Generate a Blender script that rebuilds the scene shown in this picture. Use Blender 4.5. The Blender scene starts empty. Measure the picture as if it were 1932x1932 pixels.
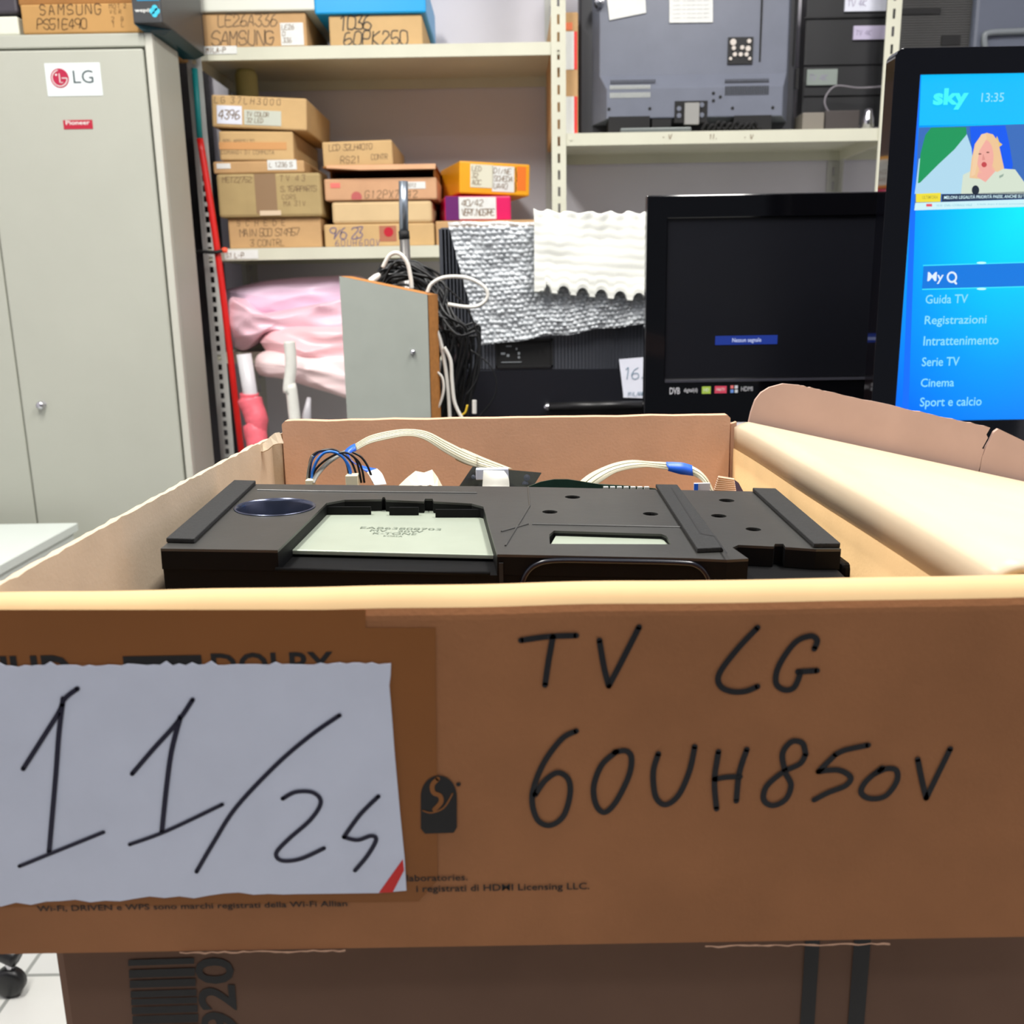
import bpy, bmesh, math, random
from mathutils import Vector, noise
from mathutils.geometry import tessellate_polygon
random.seed(7)
SC = bpy.context.scene
COL = SC.collection
# ------------------------------------------------------------------ camera, world, lights, exposure
FPX = 1800.0
PITCH = math.atan(421/1800)
ROLL = .017
CAM = Vector((0, 0, 1.2))
_r0 = Vector((1, 0, 0)); FW = Vector((0, math.cos(PITCH), -math.sin(PITCH))); _u0 = Vector((0, math.sin(PITCH), math.cos(PITCH)))
RT = _r0*math.cos(ROLL) - _u0*math.sin(ROLL)
UP = _u0*math.cos(ROLL) + _r0*math.sin(ROLL)
from mathutils import Matrix
cd = bpy.data.cameras.new('camera'); cam = bpy.data.objects.new('camera', cd); COL.objects.link(cam)
cd.sensor_width = 36; cd.lens = FPX/1932*36; cd.clip_start = .01
m = Matrix((RT, UP, -FW)).transposed().to_4x4(); m.translation = CAM
cam.matrix_world = m
cd.dof.use_dof = True; cd.dof.focus_distance = .74; cd.dof.aperture_fstop = 12.5
SC.camera = cam

w = bpy.data.worlds.new('world'); SC.world = w; w.use_nodes = True
w.node_tree.nodes['Background'].inputs[0].default_value = (.80, .88, 1, 1)
w.node_tree.nodes['Background'].inputs[1].default_value = .07

def area(name, loc, sx, sy, power, col, rot=(0, 0, 0)):
    l = bpy.data.lights.new(name, 'AREA'); l.shape = 'RECTANGLE'; l.size = sx; l.size_y = sy
    l.energy = power; l.color = col
    o = bpy.data.objects.new(name, l); o.location = loc; o.rotation_euler = rot; COL.objects.link(o)
area('ceiling_tube_left', (-.75, .84, 2.93), .25, 1.3, 40, (1, .97, .91))
area('ceiling_tube_right', (.75, .84, 2.93), .25, 1.3, 40, (1, .97, .93))
area('ceiling_fill_behind', (0, -.95, 2.93), 1.3, .25, 6.2, (.82, .90, 1))  # unseen fill light added behind the camera for the carton fronts
SC.view_settings.view_transform = 'Standard'
SC.view_settings.look = 'None'
SC.view_settings.gamma = 1
SC.view_settings.use_curve_mapping = False
SC.view_settings.exposure = .6

# ------------------------------------------------------------------ helpers
def ray(x, y): return FW + RT*((x-966)/FPX) - UP*((y-966)/FPX)
def P(x, y, Y):
    d = ray(x, y); return CAM + d*(Y/d.y)
def PZ(x, y, Z):
    d = ray(x, y); return CAM + d*((Z-CAM.z)/d.z)
def PL(x, y, p0, n):
    d = ray(x, y); return CAM + d*(((p0-CAM).dot(n))/d.dot(n))
V = Vector
def lin(c):
    c /= 255
    return c/12.92 if c <= .04045 else ((c+.055)/1.055)**2.4
def rgb(r, g, b): return (lin(r), lin(g), lin(b), 1)

MATS = {}
def mat(name, col, rough=.6, metal=0, var=0, scale=60, bump=0, bscale=None, spec=.5, emit=0, stretch=None, var2=None, coat=0):
    if name in MATS: return MATS[name]
    M = bpy.data.materials.new(name); M.use_nodes = True
    nt = M.node_tree; b = nt.nodes['Principled BSDF']
    c = rgb(*col)
    b.inputs['Base Color'].default_value = c
    b.inputs['Roughness'].default_value = rough
    b.inputs['Metallic'].default_value = metal
    b.inputs['Specular IOR Level'].default_value = spec
    b.inputs['Coat Weight'].default_value = coat
    if emit:
        b.inputs['Emission Color'].default_value = c; b.inputs['Emission Strength'].default_value = emit
        b.inputs['Base Color'].default_value = (0, 0, 0, 1)
    tc = nt.nodes.new('ShaderNodeTexCoord')
    src = tc.outputs['Object']
    if stretch:
        mp = nt.nodes.new('ShaderNodeMapping'); mp.inputs['Scale'].default_value = stretch
        nt.links.new(src, mp.inputs['Vector']); src = mp.outputs['Vector']
    if var:
        n = nt.nodes.new('ShaderNodeTexNoise'); n.inputs['Scale'].default_value = scale; n.inputs['Detail'].default_value = 6
        nt.links.new(src, n.inputs['Vector'])
        r = nt.nodes.new('ShaderNodeMapRange'); r.inputs['From Min'].default_value = .3; r.inputs['From Max'].default_value = .7
        r.inputs['To Min'].default_value = 1-var; r.inputs['To Max'].default_value = 1+var
        nt.links.new(n.outputs['Fac'], r.inputs['Value'])
        x = nt.nodes.new('ShaderNodeMix'); x.data_type = 'RGBA'; x.blend_type = 'MULTIPLY'; x.inputs['Factor'].default_value = 1
        x.inputs[6].default_value = c
        nt.links.new(r.outputs[0], x.inputs[7]); nt.links.new(x.outputs[2], b.inputs['Base Color'])
    if bump:
        n2 = nt.nodes.new('ShaderNodeTexNoise'); n2.inputs['Scale'].default_value = bscale or scale*3; n2.inputs['Detail'].default_value = 4
        nt.links.new(src, n2.inputs['Vector'])
        bp = nt.nodes.new('ShaderNodeBump'); bp.inputs['Strength'].default_value = bump; bp.inputs['Distance'].default_value = .002
        nt.links.new(n2.outputs['Fac'], bp.inputs['Height']); nt.links.new(bp.outputs[0], b.inputs['Normal'])
    MATS[name] = M
    return M

class MB:
    def __init__(s): s.v = []; s.f = []
    def add(s, vs, fs):
        o = len(s.v); s.v += [V(p) for p in vs]; s.f += [tuple(i+o for i in f) for f in fs]; return s
    def hexa(s, a, b):      # bottom ring a (4), top ring b (4)
        return s.add(list(a)+list(b), [(3, 2, 1, 0), (4, 5, 6, 7), (0, 1, 5, 4), (1, 2, 6, 5), (2, 3, 7, 6), (3, 0, 4, 7)])
    def box(s, x0, x1, y0, y1, z0, z1):
        return s.hexa([(x0, y0, z0), (x1, y0, z0), (x1, y1, z0), (x0, y1, z0)], [(x0, y0, z1), (x1, y0, z1), (x1, y1, z1), (x0, y1, z1)])
    def prism(s, loops, ext):
        """planar polygon (outer loop + holes, 3D points) extruded by vector ext"""
        ext = V(ext); loops = [[V(p) for p in l] for l in loops]
        tris = tessellate_polygon(loops); flat = [p for l in loops for p in l]; n = len(flat)
        s_o = len(s.v)
        s.v += flat + [p+ext for p in flat]
        for t in tris:
            s.f.append(tuple(i+s_o for i in t)); s.f.append(tuple(i+n+s_o for i in reversed(t)))
        k = 0
        for l in loops:
            m_ = len(l)
            for i in range(m_):
                j = (i+1) % m_
                s.f.append((k+i+s_o, k+j+s_o, k+j+n+s_o, k+i+n+s_o))
            k += m_
        return s
    def flat(s, loop):
        loop = [V(p) for p in loop]; o = len(s.v); s.v += loop
        for t in tessellate_polygon([loop]): s.f.append(tuple(i+o for i in t))
        return s
    def tube(s, pts, r, n=8, caps=True):
        pts = [V(p) for p in pts]; o = len(s.v); k = len(pts)
        prev = None
        for i, p in enumerate(pts):
            d = (pts[min(i+1, k-1)]-pts[max(i-1, 0)]).normalized()
            a = prev - d*prev.dot(d) if prev else d.orthogonal()
            if a.length < 1e-6: a = d.orthogonal()
            a.normalize(); prev = a; b = d.cross(a)
            rr = r[i] if isinstance(r, (list, tuple)) else r
            for j in range(n):
                t = 2*math.pi*j/n; s.v.append(p + (a*math.cos(t)+b*math.sin(t))*rr)
        for i in range(k-1):
            for j in range(n):
                s.f.append((o+i*n+j, o+i*n+(j+1) % n, o+(i+1)*n+(j+1) % n, o+(i+1)*n+j))
        if caps:
            s.f.append(tuple(o+j for j in reversed(range(n)))); s.f.append(tuple(o+(k-1)*n+j for j in range(n)))
        return s
    def lathe(s, c, prof, n=32, ax=V((0, 0, 1))):
        c = V(c); ax = ax.normalized(); a = ax.orthogonal().normalized(); b = ax.cross(a); o = len(s.v)
        for r, h in prof:
            for j in range(n):
                t = 2*math.pi*j/n; s.v.append(c+ax*h+(a*math.cos(t)+b*math.sin(t))*r)
        for i in range(len(prof)-1):
            for j in range(n): s.f.append((o+i*n+j, o+i*n+(j+1) % n, o+(i+1)*n+(j+1) % n, o+(i+1)*n+j))
        return s
    def grid(s, fn, nu, nv):
        o = len(s.v)
        for j in range(nv+1):
            for i in range(nu+1): s.v.append(V(fn(i/nu, j/nv)))
        for j in range(nv):
            for i in range(nu):
                a = o+j*(nu+1)+i; s.f.append((a, a+1, a+nu+2, a+nu+1))
        return s
    def strip(s, A, B, th=.0006):
        """ribbon between two 3D polylines with a little thickness"""
        o = len(s.v); n = len(A)
        for a, b in zip(A, B):
            s.v += [V(a), V(b)]
        for i in range(n-1): s.f.append((o+2*i, o+2*i+1, o+2*i+3, o+2*i+2))
        return s
    def xf(s, fn): s.v = [fn(p) for p in s.v]; return s
def rotz(p, c, a):
    d = p-c; ca, sa = math.cos(a), math.sin(a); return V((c.x+d.x*ca-d.y*sa, c.y+d.x*sa+d.y*ca, p.z))
def roty(p, c, a):
    d = p-c; ca, sa = math.cos(a), math.sin(a); return V((c.x+d.x*ca+d.z*sa, p.y, c.z-d.x*sa+d.z*ca))

LOC = {}
def thing(name, label, cat, loc, group=None):
    o = bpy.data.objects.new(name, None); o.empty_display_size = .02; COL.objects.link(o)
    o.location = loc; LOC[o] = V(loc); o['label'] = label; o['category'] = cat
    if group: o['group'] = group
    return o
def obj(name, mb, material, parent=None, bev=0, smooth=False, label=None, seg=2, sol=0, sub=0):
    me = bpy.data.meshes.new(name)
    off = LOC[parent] if parent else V((0, 0, 0))
    if not parent and False: pass
    me.from_pydata([tuple(p-off) for p in mb.v], [], mb.f); me.update()
    bm = bmesh.new(); bm.from_mesh(me); bmesh.ops.recalc_face_normals(bm, faces=bm.faces); bm.to_mesh(me); bm.free()
    if smooth: me.polygons.foreach_set('use_smooth', [True]*len(me.polygons))
    me.materials.append(material)
    o = bpy.data.objects.new(name, me); COL.objects.link(o)
    if parent: o.parent = parent
    LOC[o] = off
    if sol:
        md = o.modifiers.new('thickness', 'SOLIDIFY'); md.thickness = sol; md.offset = 0
    if bev:
        md = o.modifiers.new('bevel', 'BEVEL'); md.width = bev; md.segments = seg; md.limit_method = 'ANGLE'; md.angle_limit = .7
    if sub:
        md = o.modifiers.new('sub', 'SUBSURF'); md.levels = sub; md.render_levels = sub
    if label: o['label'] = label
    return o
def single(name, mb, material, label, cat, group=None, **k):
    c = sum(mb.v, V((0, 0, 0)))/len(mb.v); c.z = min(p.z for p in mb.v)
    mb.v = [p-c for p in mb.v]
    o = obj(name, mb, material, None, **k); o.location = c; LOC[o] = c
    o['label'] = label; o['category'] = cat
    if group: o['group'] = group
    return o
def struct(name, mb, material):
    o = obj(name, mb, material); o['kind'] = 'structure'; return o

def smooth_pts(pts, n=6):
    pts = [V(p) for p in pts]
    if len(pts) < 3: return pts
    out = []
    for i in range(len(pts)-1):
        p0 = pts[max(i-1, 0)]; p1 = pts[i]; p2 = pts[i+1]; p3 = pts[min(i+2, len(pts)-1)]
        for k in range(n):
            t = k/n
            out.append(.5*((2*p1)+(p2-p0)*t+(2*p0-5*p1+4*p2-p3)*t*t+(3*p1-p0-3*p2+p3)*t**3))
    out.append(pts[-1]); return out

# -------- writing: frames (origin, u, v, n) on surfaces
class Fr:
    def __init__(s, o, u, v): s.o = V(o); s.u = V(u).normalized(); s.v = V(v).normalized(); s.n = s.u.cross(s.v)
    def at(s, a, b, h=.0004): return s.o+s.u*a+s.v*b+s.n*h
FX = lambda o: Fr(o, (1, 0, 0), (0, 0, 1))     # a surface facing the camera side (-Y)
def disc(mb, c, a, b, r, n=10):
    mb.flat([c+a*(r*math.cos(2*math.pi*i/n))+b*(r*math.sin(2*math.pi*i/n)) for i in range(n)])
def stroke(mb, pts, wd, nrm, sm=True):
    """flat ink line of width wd along 3D points on a surface with normal nrm"""
    pts = smooth_pts(pts) if sm else [V(p) for p in pts]
    A = []; B = []
    for i, p in enumerate(pts):
        d = pts[min(i+1, len(pts)-1)]-pts[max(i-1, 0)]
        if d.length < 1e-9: d = V((1, 0, 0))
        sd = d.normalized().cross(nrm)*(wd/2); A.append(p+sd); B.append(p-sd)
    mb.strip(A, B)
    u = nrm.orthogonal().normalized(); v = nrm.cross(u)
    disc(mb, pts[0], u, v, wd/2); disc(mb, pts[-1], u, v, wd/2)
STROKES = dict(A='002640/1232', B='000626454433033342412000', C='4536160501103041', D='00062644422000', E='46060040/0333', F='460600/0333', G='4536160501103041 4323'.replace(' ', ''),
  H='0006/4046/0343', I='2026', J='4641301001', K='0006/460340', L='060040', M='0006234640', N='00064046', O='100105163645413010', P='00063645443303', Q='100105163645413010/2240',
  R='00063645443303/1340', S='453616050413334241301001', T='0646/2620', U='060110304146', V='062046', W='0610233046', X='0046/0640', Y='062346/2320', Z='06460040')
STROKES.update({'0': '100105163645413010', '1': '152620', '2': '051636454400 40'.replace(' ', ''), '3': '064623334241301001', '4': '30360242', '5': '460603334241301001', '6': '3615020110304142331302',
  '7': '064610', '8': '13040516364544331302011030414233', '9': '44331304051636454430', '/': '0046', '-': '1333', '.': '2021', '?': '05163645442221'})
def scribble(mb, fr, text, x, y, h, wd, adv=.95, jit=.06, slant=.1):
    """hand lettering: baseline start x,y in the frame, letter height h"""
    s = h/6
    for ch in text:
        if ch == ' ': x += h*.55; continue
        st = STROKES.get(ch.upper())
        if st:
            ks = 1 if (ch.isupper() or ch.isdigit()) else .8
            for q in st.split('/'):
                pts = []
                for i in range(0, len(q), 2):
                    a = int(q[i])*s*.85*ks; b = int(q[i+1])*s*ks
                    pts.append(fr.at(x+a+b*slant+random.uniform(-jit, jit)*h, y+b+random.uniform(-jit, jit)*h))
                stroke(mb, pts, wd, fr.n, sm=True)
        x += h*adv*.8
    return x
_TXT = {}
def glyphs(body, bold=0):
    key = (body, bold)
    if key in _TXT: return _TXT[key]
    cu = bpy.data.curves.new('glyphs', 'FONT'); cu.body = body; cu.size = 1; cu.offset = bold; cu.resolution_u = 3
    o = bpy.data.objects.new('glyphs', cu); COL.objects.link(o)
    dg = bpy.context.evaluated_depsgraph_get(); dg.update()
    me = o.evaluated_get(dg).to_mesh()
    vs = [(p.co.x, p.co.y) for p in me.vertices]; fs = [tuple(p.vertices) for p in me.polygons]
    o.evaluated_get(dg).to_mesh_clear(); bpy.data.objects.remove(o); bpy.data.curves.remove(cu)
    _TXT[key] = (vs, fs); return vs, fs
def printed(mb, fr, body, x, y, w_, h, bold=0, hgt=.0005):
    """type set into a w_ x h box whose lower left corner is x,y in the frame"""
    vs, fs = glyphs(body, bold)
    if not vs: return
    x0 = min(v[0] for v in vs); x1 = max(v[0] for v in vs); y0 = min(v[1] for v in vs); y1 = max(v[1] for v in vs)
    mb.add([fr.at(x+(a-x0)/(x1-x0)*w_, y+(b-y0)/(y1-y0)*h, hgt) for a, b in vs], fs)
def rect(mb, fr, x0, y0, x1, y1, h=.0005):
    mb.add([fr.at(x0, y0, h), fr.at(x1, y0, h), fr.at(x1, y1, h), fr.at(x0, y1, h)], [(0, 1, 2, 3)])
def slab(mb, fr, x0, y0, x1, y1, h0, h1):
    mb.hexa([fr.at(x0, y0, h0), fr.at(x1, y0, h0), fr.at(x1, y1, h0), fr.at(x0, y1, h0)], [fr.at(x0, y0, h1), fr.at(x1, y0, h1), fr.at(x1, y1, h1), fr.at(x0, y1, h1)])
def pxr(fr, x0, y0, x1, y1, Y):
    """rect on a facing plane at depth Y, from photo pixels to frame coordinates"""
    a = P(x0, y1, Y)-fr.o; b = P(x1, y0, Y)-fr.o
    return a.dot(fr.u), a.dot(fr.v), b.dot(fr.u), b.dot(fr.v)

# ------------------------------------------------------------------ materials
KRAFT = mat('kraft outer liner', (172, 116, 76), .75, var=.10, scale=14, bump=.15, bscale=400, spec=.2)
KIN = mat('kraft inner liner', (212, 176, 126), .8, var=.06, scale=20, bump=.12, bscale=400, spec=.2)
KPINK = mat('kraft rosy inner liner', (214, 170, 140), .8, var=.06, scale=20, bump=.12, bscale=400, spec=.2)
KGREY = mat('kraft pale grey liner', (198, 180, 156), .85, var=.06, scale=25, bump=.12, bscale=400, spec=.2)
KTAN = mat('tan carton', (198, 160, 114), .75, var=.07, scale=15, spec=.2)
KTAN2 = mat('yellow tan carton', (206, 172, 122), .75, var=.07, scale=15, spec=.2)
KOLIVE = mat('olive carton', (176, 154, 108), .7, var=.07, scale=15, spec=.25)
KPEACH = mat('peach carton', (210, 164, 126), .7, var=.07, scale=15, spec=.25)
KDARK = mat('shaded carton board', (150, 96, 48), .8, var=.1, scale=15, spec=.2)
INK = mat('black marker', (14, 13, 18), .55)
INKB = mat('navy pen', (22, 16, 46), .5)
INKG = mat('faded marker', (126, 100, 70), .6)
PRINT = mat('black print', (22, 18, 16), .6)
PAPER = mat('white paper', (230, 233, 246), .7, var=.03, scale=30, bump=.3, bscale=18)
PAPER2 = mat('white label paper', (228, 230, 226), .6, var=.03, scale=60)
STEEL = mat('cream painted steel', (212, 212, 192), .5, var=.04, scale=8, spec=.4)
GREYST = mat('galvanised grey steel', (198, 199, 194), .45, metal=0, var=.06, scale=12)
LOCK = mat('locker grey paint', (178, 180, 168), .5, var=.025, scale=5, spec=.35)
BLK = mat('black plastic', (18, 18, 19), .38, var=.1, scale=40, spec=.5)
BLKM = mat('matte black', (14, 14, 15), .7)
GLOSS = mat('gloss black', (7, 7, 10), .08, spec=.6)
CHROME = mat('chrome', (200, 200, 205), .2, metal=1)

# ------------------------------------------------------------------ setting
def tile_mat():
    M = mat('pale floor tiles', (196, 196, 192), .35)
    nt = M.node_tree; b = nt.nodes['Principled BSDF']; tc = nt.nodes.new('ShaderNodeTexCoord')
    br = nt.nodes.new('ShaderNodeTexBrick'); br.offset = 0; br.inputs['Scale'].default_value = 1
    br.inputs['Brick Width'].default_value = .3; br.inputs['Row Height'].default_value = .3; br.inputs['Mortar Size'].default_value = .004
    br.inputs['Color1'].default_value = rgb(205, 205, 200); br.inputs['Color2'].default_value = rgb(198, 199, 196); br.inputs['Mortar'].default_value = rgb(140, 142, 138)
    nt.links.new(tc.outputs['Object'], br.inputs['Vector']); nt.links.new(br.outputs['Color'], b.inputs['Base Color'])
    return M
WALL = mat('painted wall', (222, 220, 228), .8, var=.03, scale=4, bump=.1, bscale=80)
struct('floor', MB().box(-2.0, 2.2, -1.5, 3.1, -.05, 0), tile_mat())
struct('wall_back', MB().box(-2.0, 2.2, 3.002, 3.14, 0, 3.0), WALL)
struct('wall_left', MB().box(-2.1, -2.0, -1.5, 3.14, 0, 3.0), WALL)
struct('wall_right', MB().box(2.2, 2.3, -1.5, 3.14, 0, 3.0), WALL)
struct('ceiling', MB().box(-2.1, 2.3, -1.5, 3.14, 3.0, 3.05), WALL)

# ------------------------------------------------------------------ steel shelving
SY0, SY1 = 2.6, 3.0
XL, XM, XR, XE = -.80, .118, .957, 1.86      # left faces of the posts
ZT = 1.803; ZL = 1.315; ZR = 1.586; ZB = P(460, 664, 2.6).z
t = thing('shelving_unit', 'cream slotted steel shelving along the back wall full of boxes and televisions', 'shelving', (0, 2.8, 0))
PW = .037
def post(x, y, side, material, z1=2.95, front=True, pitch=.041, gap=.018, hw=.09):
    mb = MB(); s = 1 if front else -1; th = .002
    # front flange with real slots, second flange along y
    y0, y1 = (y, y+th) if front else (y-th, y)
    a, b = x+PW*(.5-hw), x+PW*(.5+hw)
    mb.box(x, a, y0, y1, 0, z1); mb.box(b, x+PW, y0, y1, 0, z1)
    z = .02; k = 0
    while z < z1-.05:
        mb.box(a, b, y0, y1, z, z+gap); z += pitch
    xx = (x, x+th) if side < 0 else (x+PW-th, x+PW)
    ya, yb = (y+th, y+PW) if front else (y-PW, y-th)
    mb.box(xx[0], xx[1], ya, yb, 0, z1)
    obj('post', mb, material, t)
for x, sd in ((XL, -1), (XM, 1), (XR, 1), (XE, 1)):
    post(x, SY0, sd, GREYST if x == XL else STEEL, **(dict(pitch=.0255, gap=.010, hw=.14) if x == XL else {}))
    post(x, SY1, sd, GREYST, front=False)
def shelf(x0, x1, z1, h=.03):
    mb = MB(); y0, y1 = SY0+.004, SY1-.004
    mb.box(x0, x1, y0, y1, z1-.003, z1)
    mb.box(x0, x1, y0, y0+.002, z1-h, z1-.003); mb.box(x0, x1, y1-.002, y1, z1-h, z1-.003)
    mb.box(x0, x0+.002, y0+.002, y1-.002, z1-h, z1-.003); mb.box(x1-.002, x1, y0+.002, y1-.002, z1-h, z1-.003)
    mb.box(x0, x1, y0+.002, y0+.014, z1-h, z1-h+.002)
    for xx in (x0+.015, x1-.018):
        mb.lathe((xx, y0-.0002, z1-h/2), [(0, -.002), (.0035, -.002), (.0035, .001)], 10, V((0, 1, 0)))
    return obj('shelf', mb, STEEL, t)
s1 = shelf(XL+.004, XM+.033, ZT); s2 = shelf(XL+.004, XM+.033, ZL); s3 = shelf(XL+.004, XM+.033, ZB)
shelf(XM+.035, XR+.035, ZR); shelf(XM+.035, XR+.035, .62); shelf(XR+.037, XE+.035, ZR); shelf(XL+.004, XM+.033, .3)
# paper strips with faded writing on the shelf edges
for sh, (x0, y0, x1, y1), tx in ((s1, (386, 86, 446, 102), 'MILA-P'), (s2, (424, 471, 486, 489), 'S1 L-P'), ):
    fr = FX((0, SY0+.003, 0)); a, b, c, d = pxr(fr, x0, y0, x1, y1, SY0)
    mb = MB(); rect(mb, fr, a, b, c, d, .0006); lb = obj('shelf_label', mb, PAPER2, sh)
    mb = MB(); scribble(mb, FX((0, SY0+.002, 0)), tx, a+.004, b+.004, .011, .0016); obj('handwriting', mb, INKG, sh)
mb = MB(); fr = FX((0, SY0+.003, 0))
for tx, x in (('-', 1250), ('V', 1262), ('11.', 1338), ('-', 1404), ('V', 1416)):
    a, b, c, d = pxr(fr, x, 252, x+10, 262, SY0); scribble(mb, fr, tx, a, b, .011, .0015)
obj('handwriting', mb, INKG, t)

# ------------------------------------------------------------------ generic carton
def carton(label, px, Y, depth, material, yaw=0, tilt=0, group='cartons on the shelves', name='carton', z=None, marks=(), labels=(), bev=.004, tape=None, base=None, ink=None, cat='box', bulge=.003):
    """px = front face in photo pixels; z = (bottom, top) overrides"""
    x0, y0, x1, y1 = px
    a = P(x0, (y0+y1)/2, Y).x; b = P(x1, (y0+y1)/2, Y).x
    zb, zt = z if z else (P((x0+x1)/2, y1, Y).z, P((x0+x1)/2, y0, Y).z)
    c = V(((a+b)/2, Y+depth/2, zb))
    cf = V((a, Y, zb))
    def X(p):
        if tilt: p = roty(p, V(((a+b)/2, Y, zb)), tilt)
        return rotz(p, cf, yaw) if yaw else p
    t_ = thing(name, label, cat, (c.x, c.y, zb), group)
    mb = MB().box(a, b, Y, Y+depth, zb, zt).xf(X)
    body = obj('body', mb, material, t_, bev=bev)
    o = X(V((a, Y, zb))); fr = Fr(o, X(V((b, Y, zb)))-o, X(V((a, Y, zt)))-o)
    W, H = b-a, zt-zb
    def rel(q):  # px rect to face coords
        return ((q[0]-x0)/(x1-x0)*W, (y1-q[3])/(y1-y0)*H, (q[2]-x0)/(x1-x0)*W, (y1-q[1])/(y1-y0)*H)
    if tape:
        r_ = rel(tape); mb = MB(); slab(mb, fr, r_[0], r_[1], r_[2], r_[3], -.001, .0006); obj('packing_tape', mb, mat('brown tape', (150, 122, 92), .35), t_)
    for q in labels:
        r_ = rel(q[:4]); mb = MB(); slab(mb, fr, r_[0], r_[1], r_[2], r_[3], -.001, .0012)
        l = obj('paper_label', mb, q[4] if len(q) > 4 else PAPER2, t_)
        if len(q) > 5:
            mb = MB(); n = len(q[5]); hh = (r_[3]-r_[1])
            for i, ln in enumerate(q[5]):
                hx = hh/(n+.6)*.72; wdt = (r_[2]-r_[0])*.86; adv = min(.95, wdt/(max(len(ln), 1)*hx*.8))
                scribble(mb, Fr(fr.at(0, 0, .0012), fr.u, fr.v), ln, r_[0]+(r_[2]-r_[0])*.07, r_[3]-(i+1)*hh/(n+.4), hx, hx*.13, adv=adv)
            obj('handwriting', mb, q[6] if len(q) > 6 else INKG, l)
    if marks:
        mb = MB()
        for (tx, q) in marks:
            r_ = rel(q); hh = r_[3]-r_[1]; n = max(len(tx), 1)
            scribble(mb, fr, tx, r_[0], r_[1], hh, hh*.11, adv=(r_[2]-r_[0])/(n*hh*.8))
        obj('handwriting', mb, ink or INKG, t_)
    t_['frx'] = 0; del t_['frx']
    return t_, fr, rel, X, (a, b, zb, zt)

# top shelf
GA = 'cartons on the left bay top shelf'
carton('tan carton with a white square label at its right end, left end of top shelf', (382, 25, 578, 81), 2.615, .32, KTAN, group=GA, z=(ZT, P(480, 24, 2.615).z),
       marks=(('LE26A336', (412, 28, 525, 46)), ('SAMSUNG', (398, 54, 516, 76))), labels=((529, 42, 572, 78, PAPER2, ('LE26', '0', '336')),))
carton('tan carton marked with big pencilled digits, under the bright blue box', (621, 29, 797, 81), 2.615, .32, KTAN2, group=GA, z=(ZT, P(700, 28, 2.615).z),
       marks=(('1036', (640, 30, 700, 53)), ('60PK250', (648, 57, 772, 79))), ink=mat('pencil grey', (70, 62, 52), .6))
carton('flat white box lying on the tan carton at the top left shelf', (374, -40, 592, 24), 2.605, .33, mat('white board', (226, 228, 216), .4), group=GA, z=(P(480, 24, 2.615).z+.001, P(480, -40, 2.6).z))
carton('bright cyan blue box lying on the tan carton, top shelf', (592, -40, 803, 28), 2.605, .33, mat('cyan board', (0, 160, 226), .35), group=GA, z=(P(700, 28, 2.615).z+.001, P(700, -40, 2.6).z))
# left stack on the second shelf
GB = 'cartons stacked on the left bay middle shelf'
zs = [ZL]+[P(500, y, 2.62).z for y in (410, 327, 303, 247)]
carton('plain brown carton at the bottom of the left stack', (431, 410, 606, 466), 2.625, .33, KTAN, group=GB, z=(ZL, zs[1]-.001),
       marks=(('SCHEDE', (448, 414, 550, 424)), ('MAIN 500 S14957', (452, 430, 566, 443)), ('3 CONTRL', (470, 450, 540, 461))))
carton('olive carton with a vertical strip of grey tape, second from the bottom in left stack', (410, 327, 606, 409), 2.61, .34, KOLIVE, group=GB, z=(zs[1], zs[2]-.001), tape=(482, 328, 522, 402), bev=.007,
       marks=(('METZ2752', (422, 333, 478, 343)), ('TV 43', (530, 332, 590, 342)), ('S.TEARPARTS', (530, 352, 598, 362)), ('CORS', (532, 368, 560, 376)), ('MA 31V', (534, 380, 580, 389))),
       labels=((488, 397, 528, 406, mat('beige tape', (222, 200, 170), .6)),))
carton('thin carton with two small white labels, squeezed in the middle of left stack', (402, 303, 574, 327), 2.615, .33, KTAN, group=GB, z=(zs[2], zs[3]-.001),
       labels=((409, 307, 435, 317), (505, 302, 560, 321, PAPER2, ('L 1236 S',))))
carton('tan carton with faint orange print, second from the top in left stack', (413, 247, 553, 303), 2.615, .33, KTAN2, group=GB, z=(zs[3], zs[4]-.001), tilt=.02,
       marks=(('SPG-APPOSITO', (420, 263, 480, 270)), ('COMANDI DI COMMUTA', (416, 284, 522, 291))), labels=((413, 268, 540, 282, mat('faded orange print', (212, 156, 98), .7)),))
carton('tilted carton with two white labels at the top of left stack', (398, 182, 577, 247), 2.61, .33, KTAN2, group=GB, z=(zs[4]+.004, P(480, 182, 2.61).z), tilt=.055,
       marks=(('LG 37LH3000', (404, 186, 540, 198)),), labels=((408, 203, 455, 240, PAPER, ('4396',)), (459, 210, 529, 240, mat('glossy label', (206, 210, 196), .2), ('TV COLOR', '32 LED'))))
# right stack
GC = 'cartons stacked right of the middle shelf stack'
zr = [ZL]+[P(715, y, 2.62).z for y in (421, 377, 312)]
c_, fr, rel, X_, dm = carton('carton with a round red sticker, bottom of the right stack', (612, 422, 819, 463), 2.625, .3, KTAN2, group=GC, z=(ZL, zr[1]-.001),
       marks=(('9/6 23', (622, 428, 682, 447)), ('60UH600V', (632, 450, 720, 461))), ink=mat('violet pen', (110, 100, 130), .6))
q = rel((716, 426, 748, 454)); mb = MB(); slab(mb, fr, *q, -.001, .0008); sq = obj('sticker', mb, mat('rose brown print', (176, 112, 84), .6), c_)
mb = MB(); cx, cy = (q[0]+q[2])/2+.002, (q[1]+q[3])/2+.004; disc(mb, fr.at(cx, cy, .0012), fr.u, fr.v, .0125, 24); obj('red_disc', mb, mat('logo red', (190, 32, 50), .4), sq)
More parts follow.
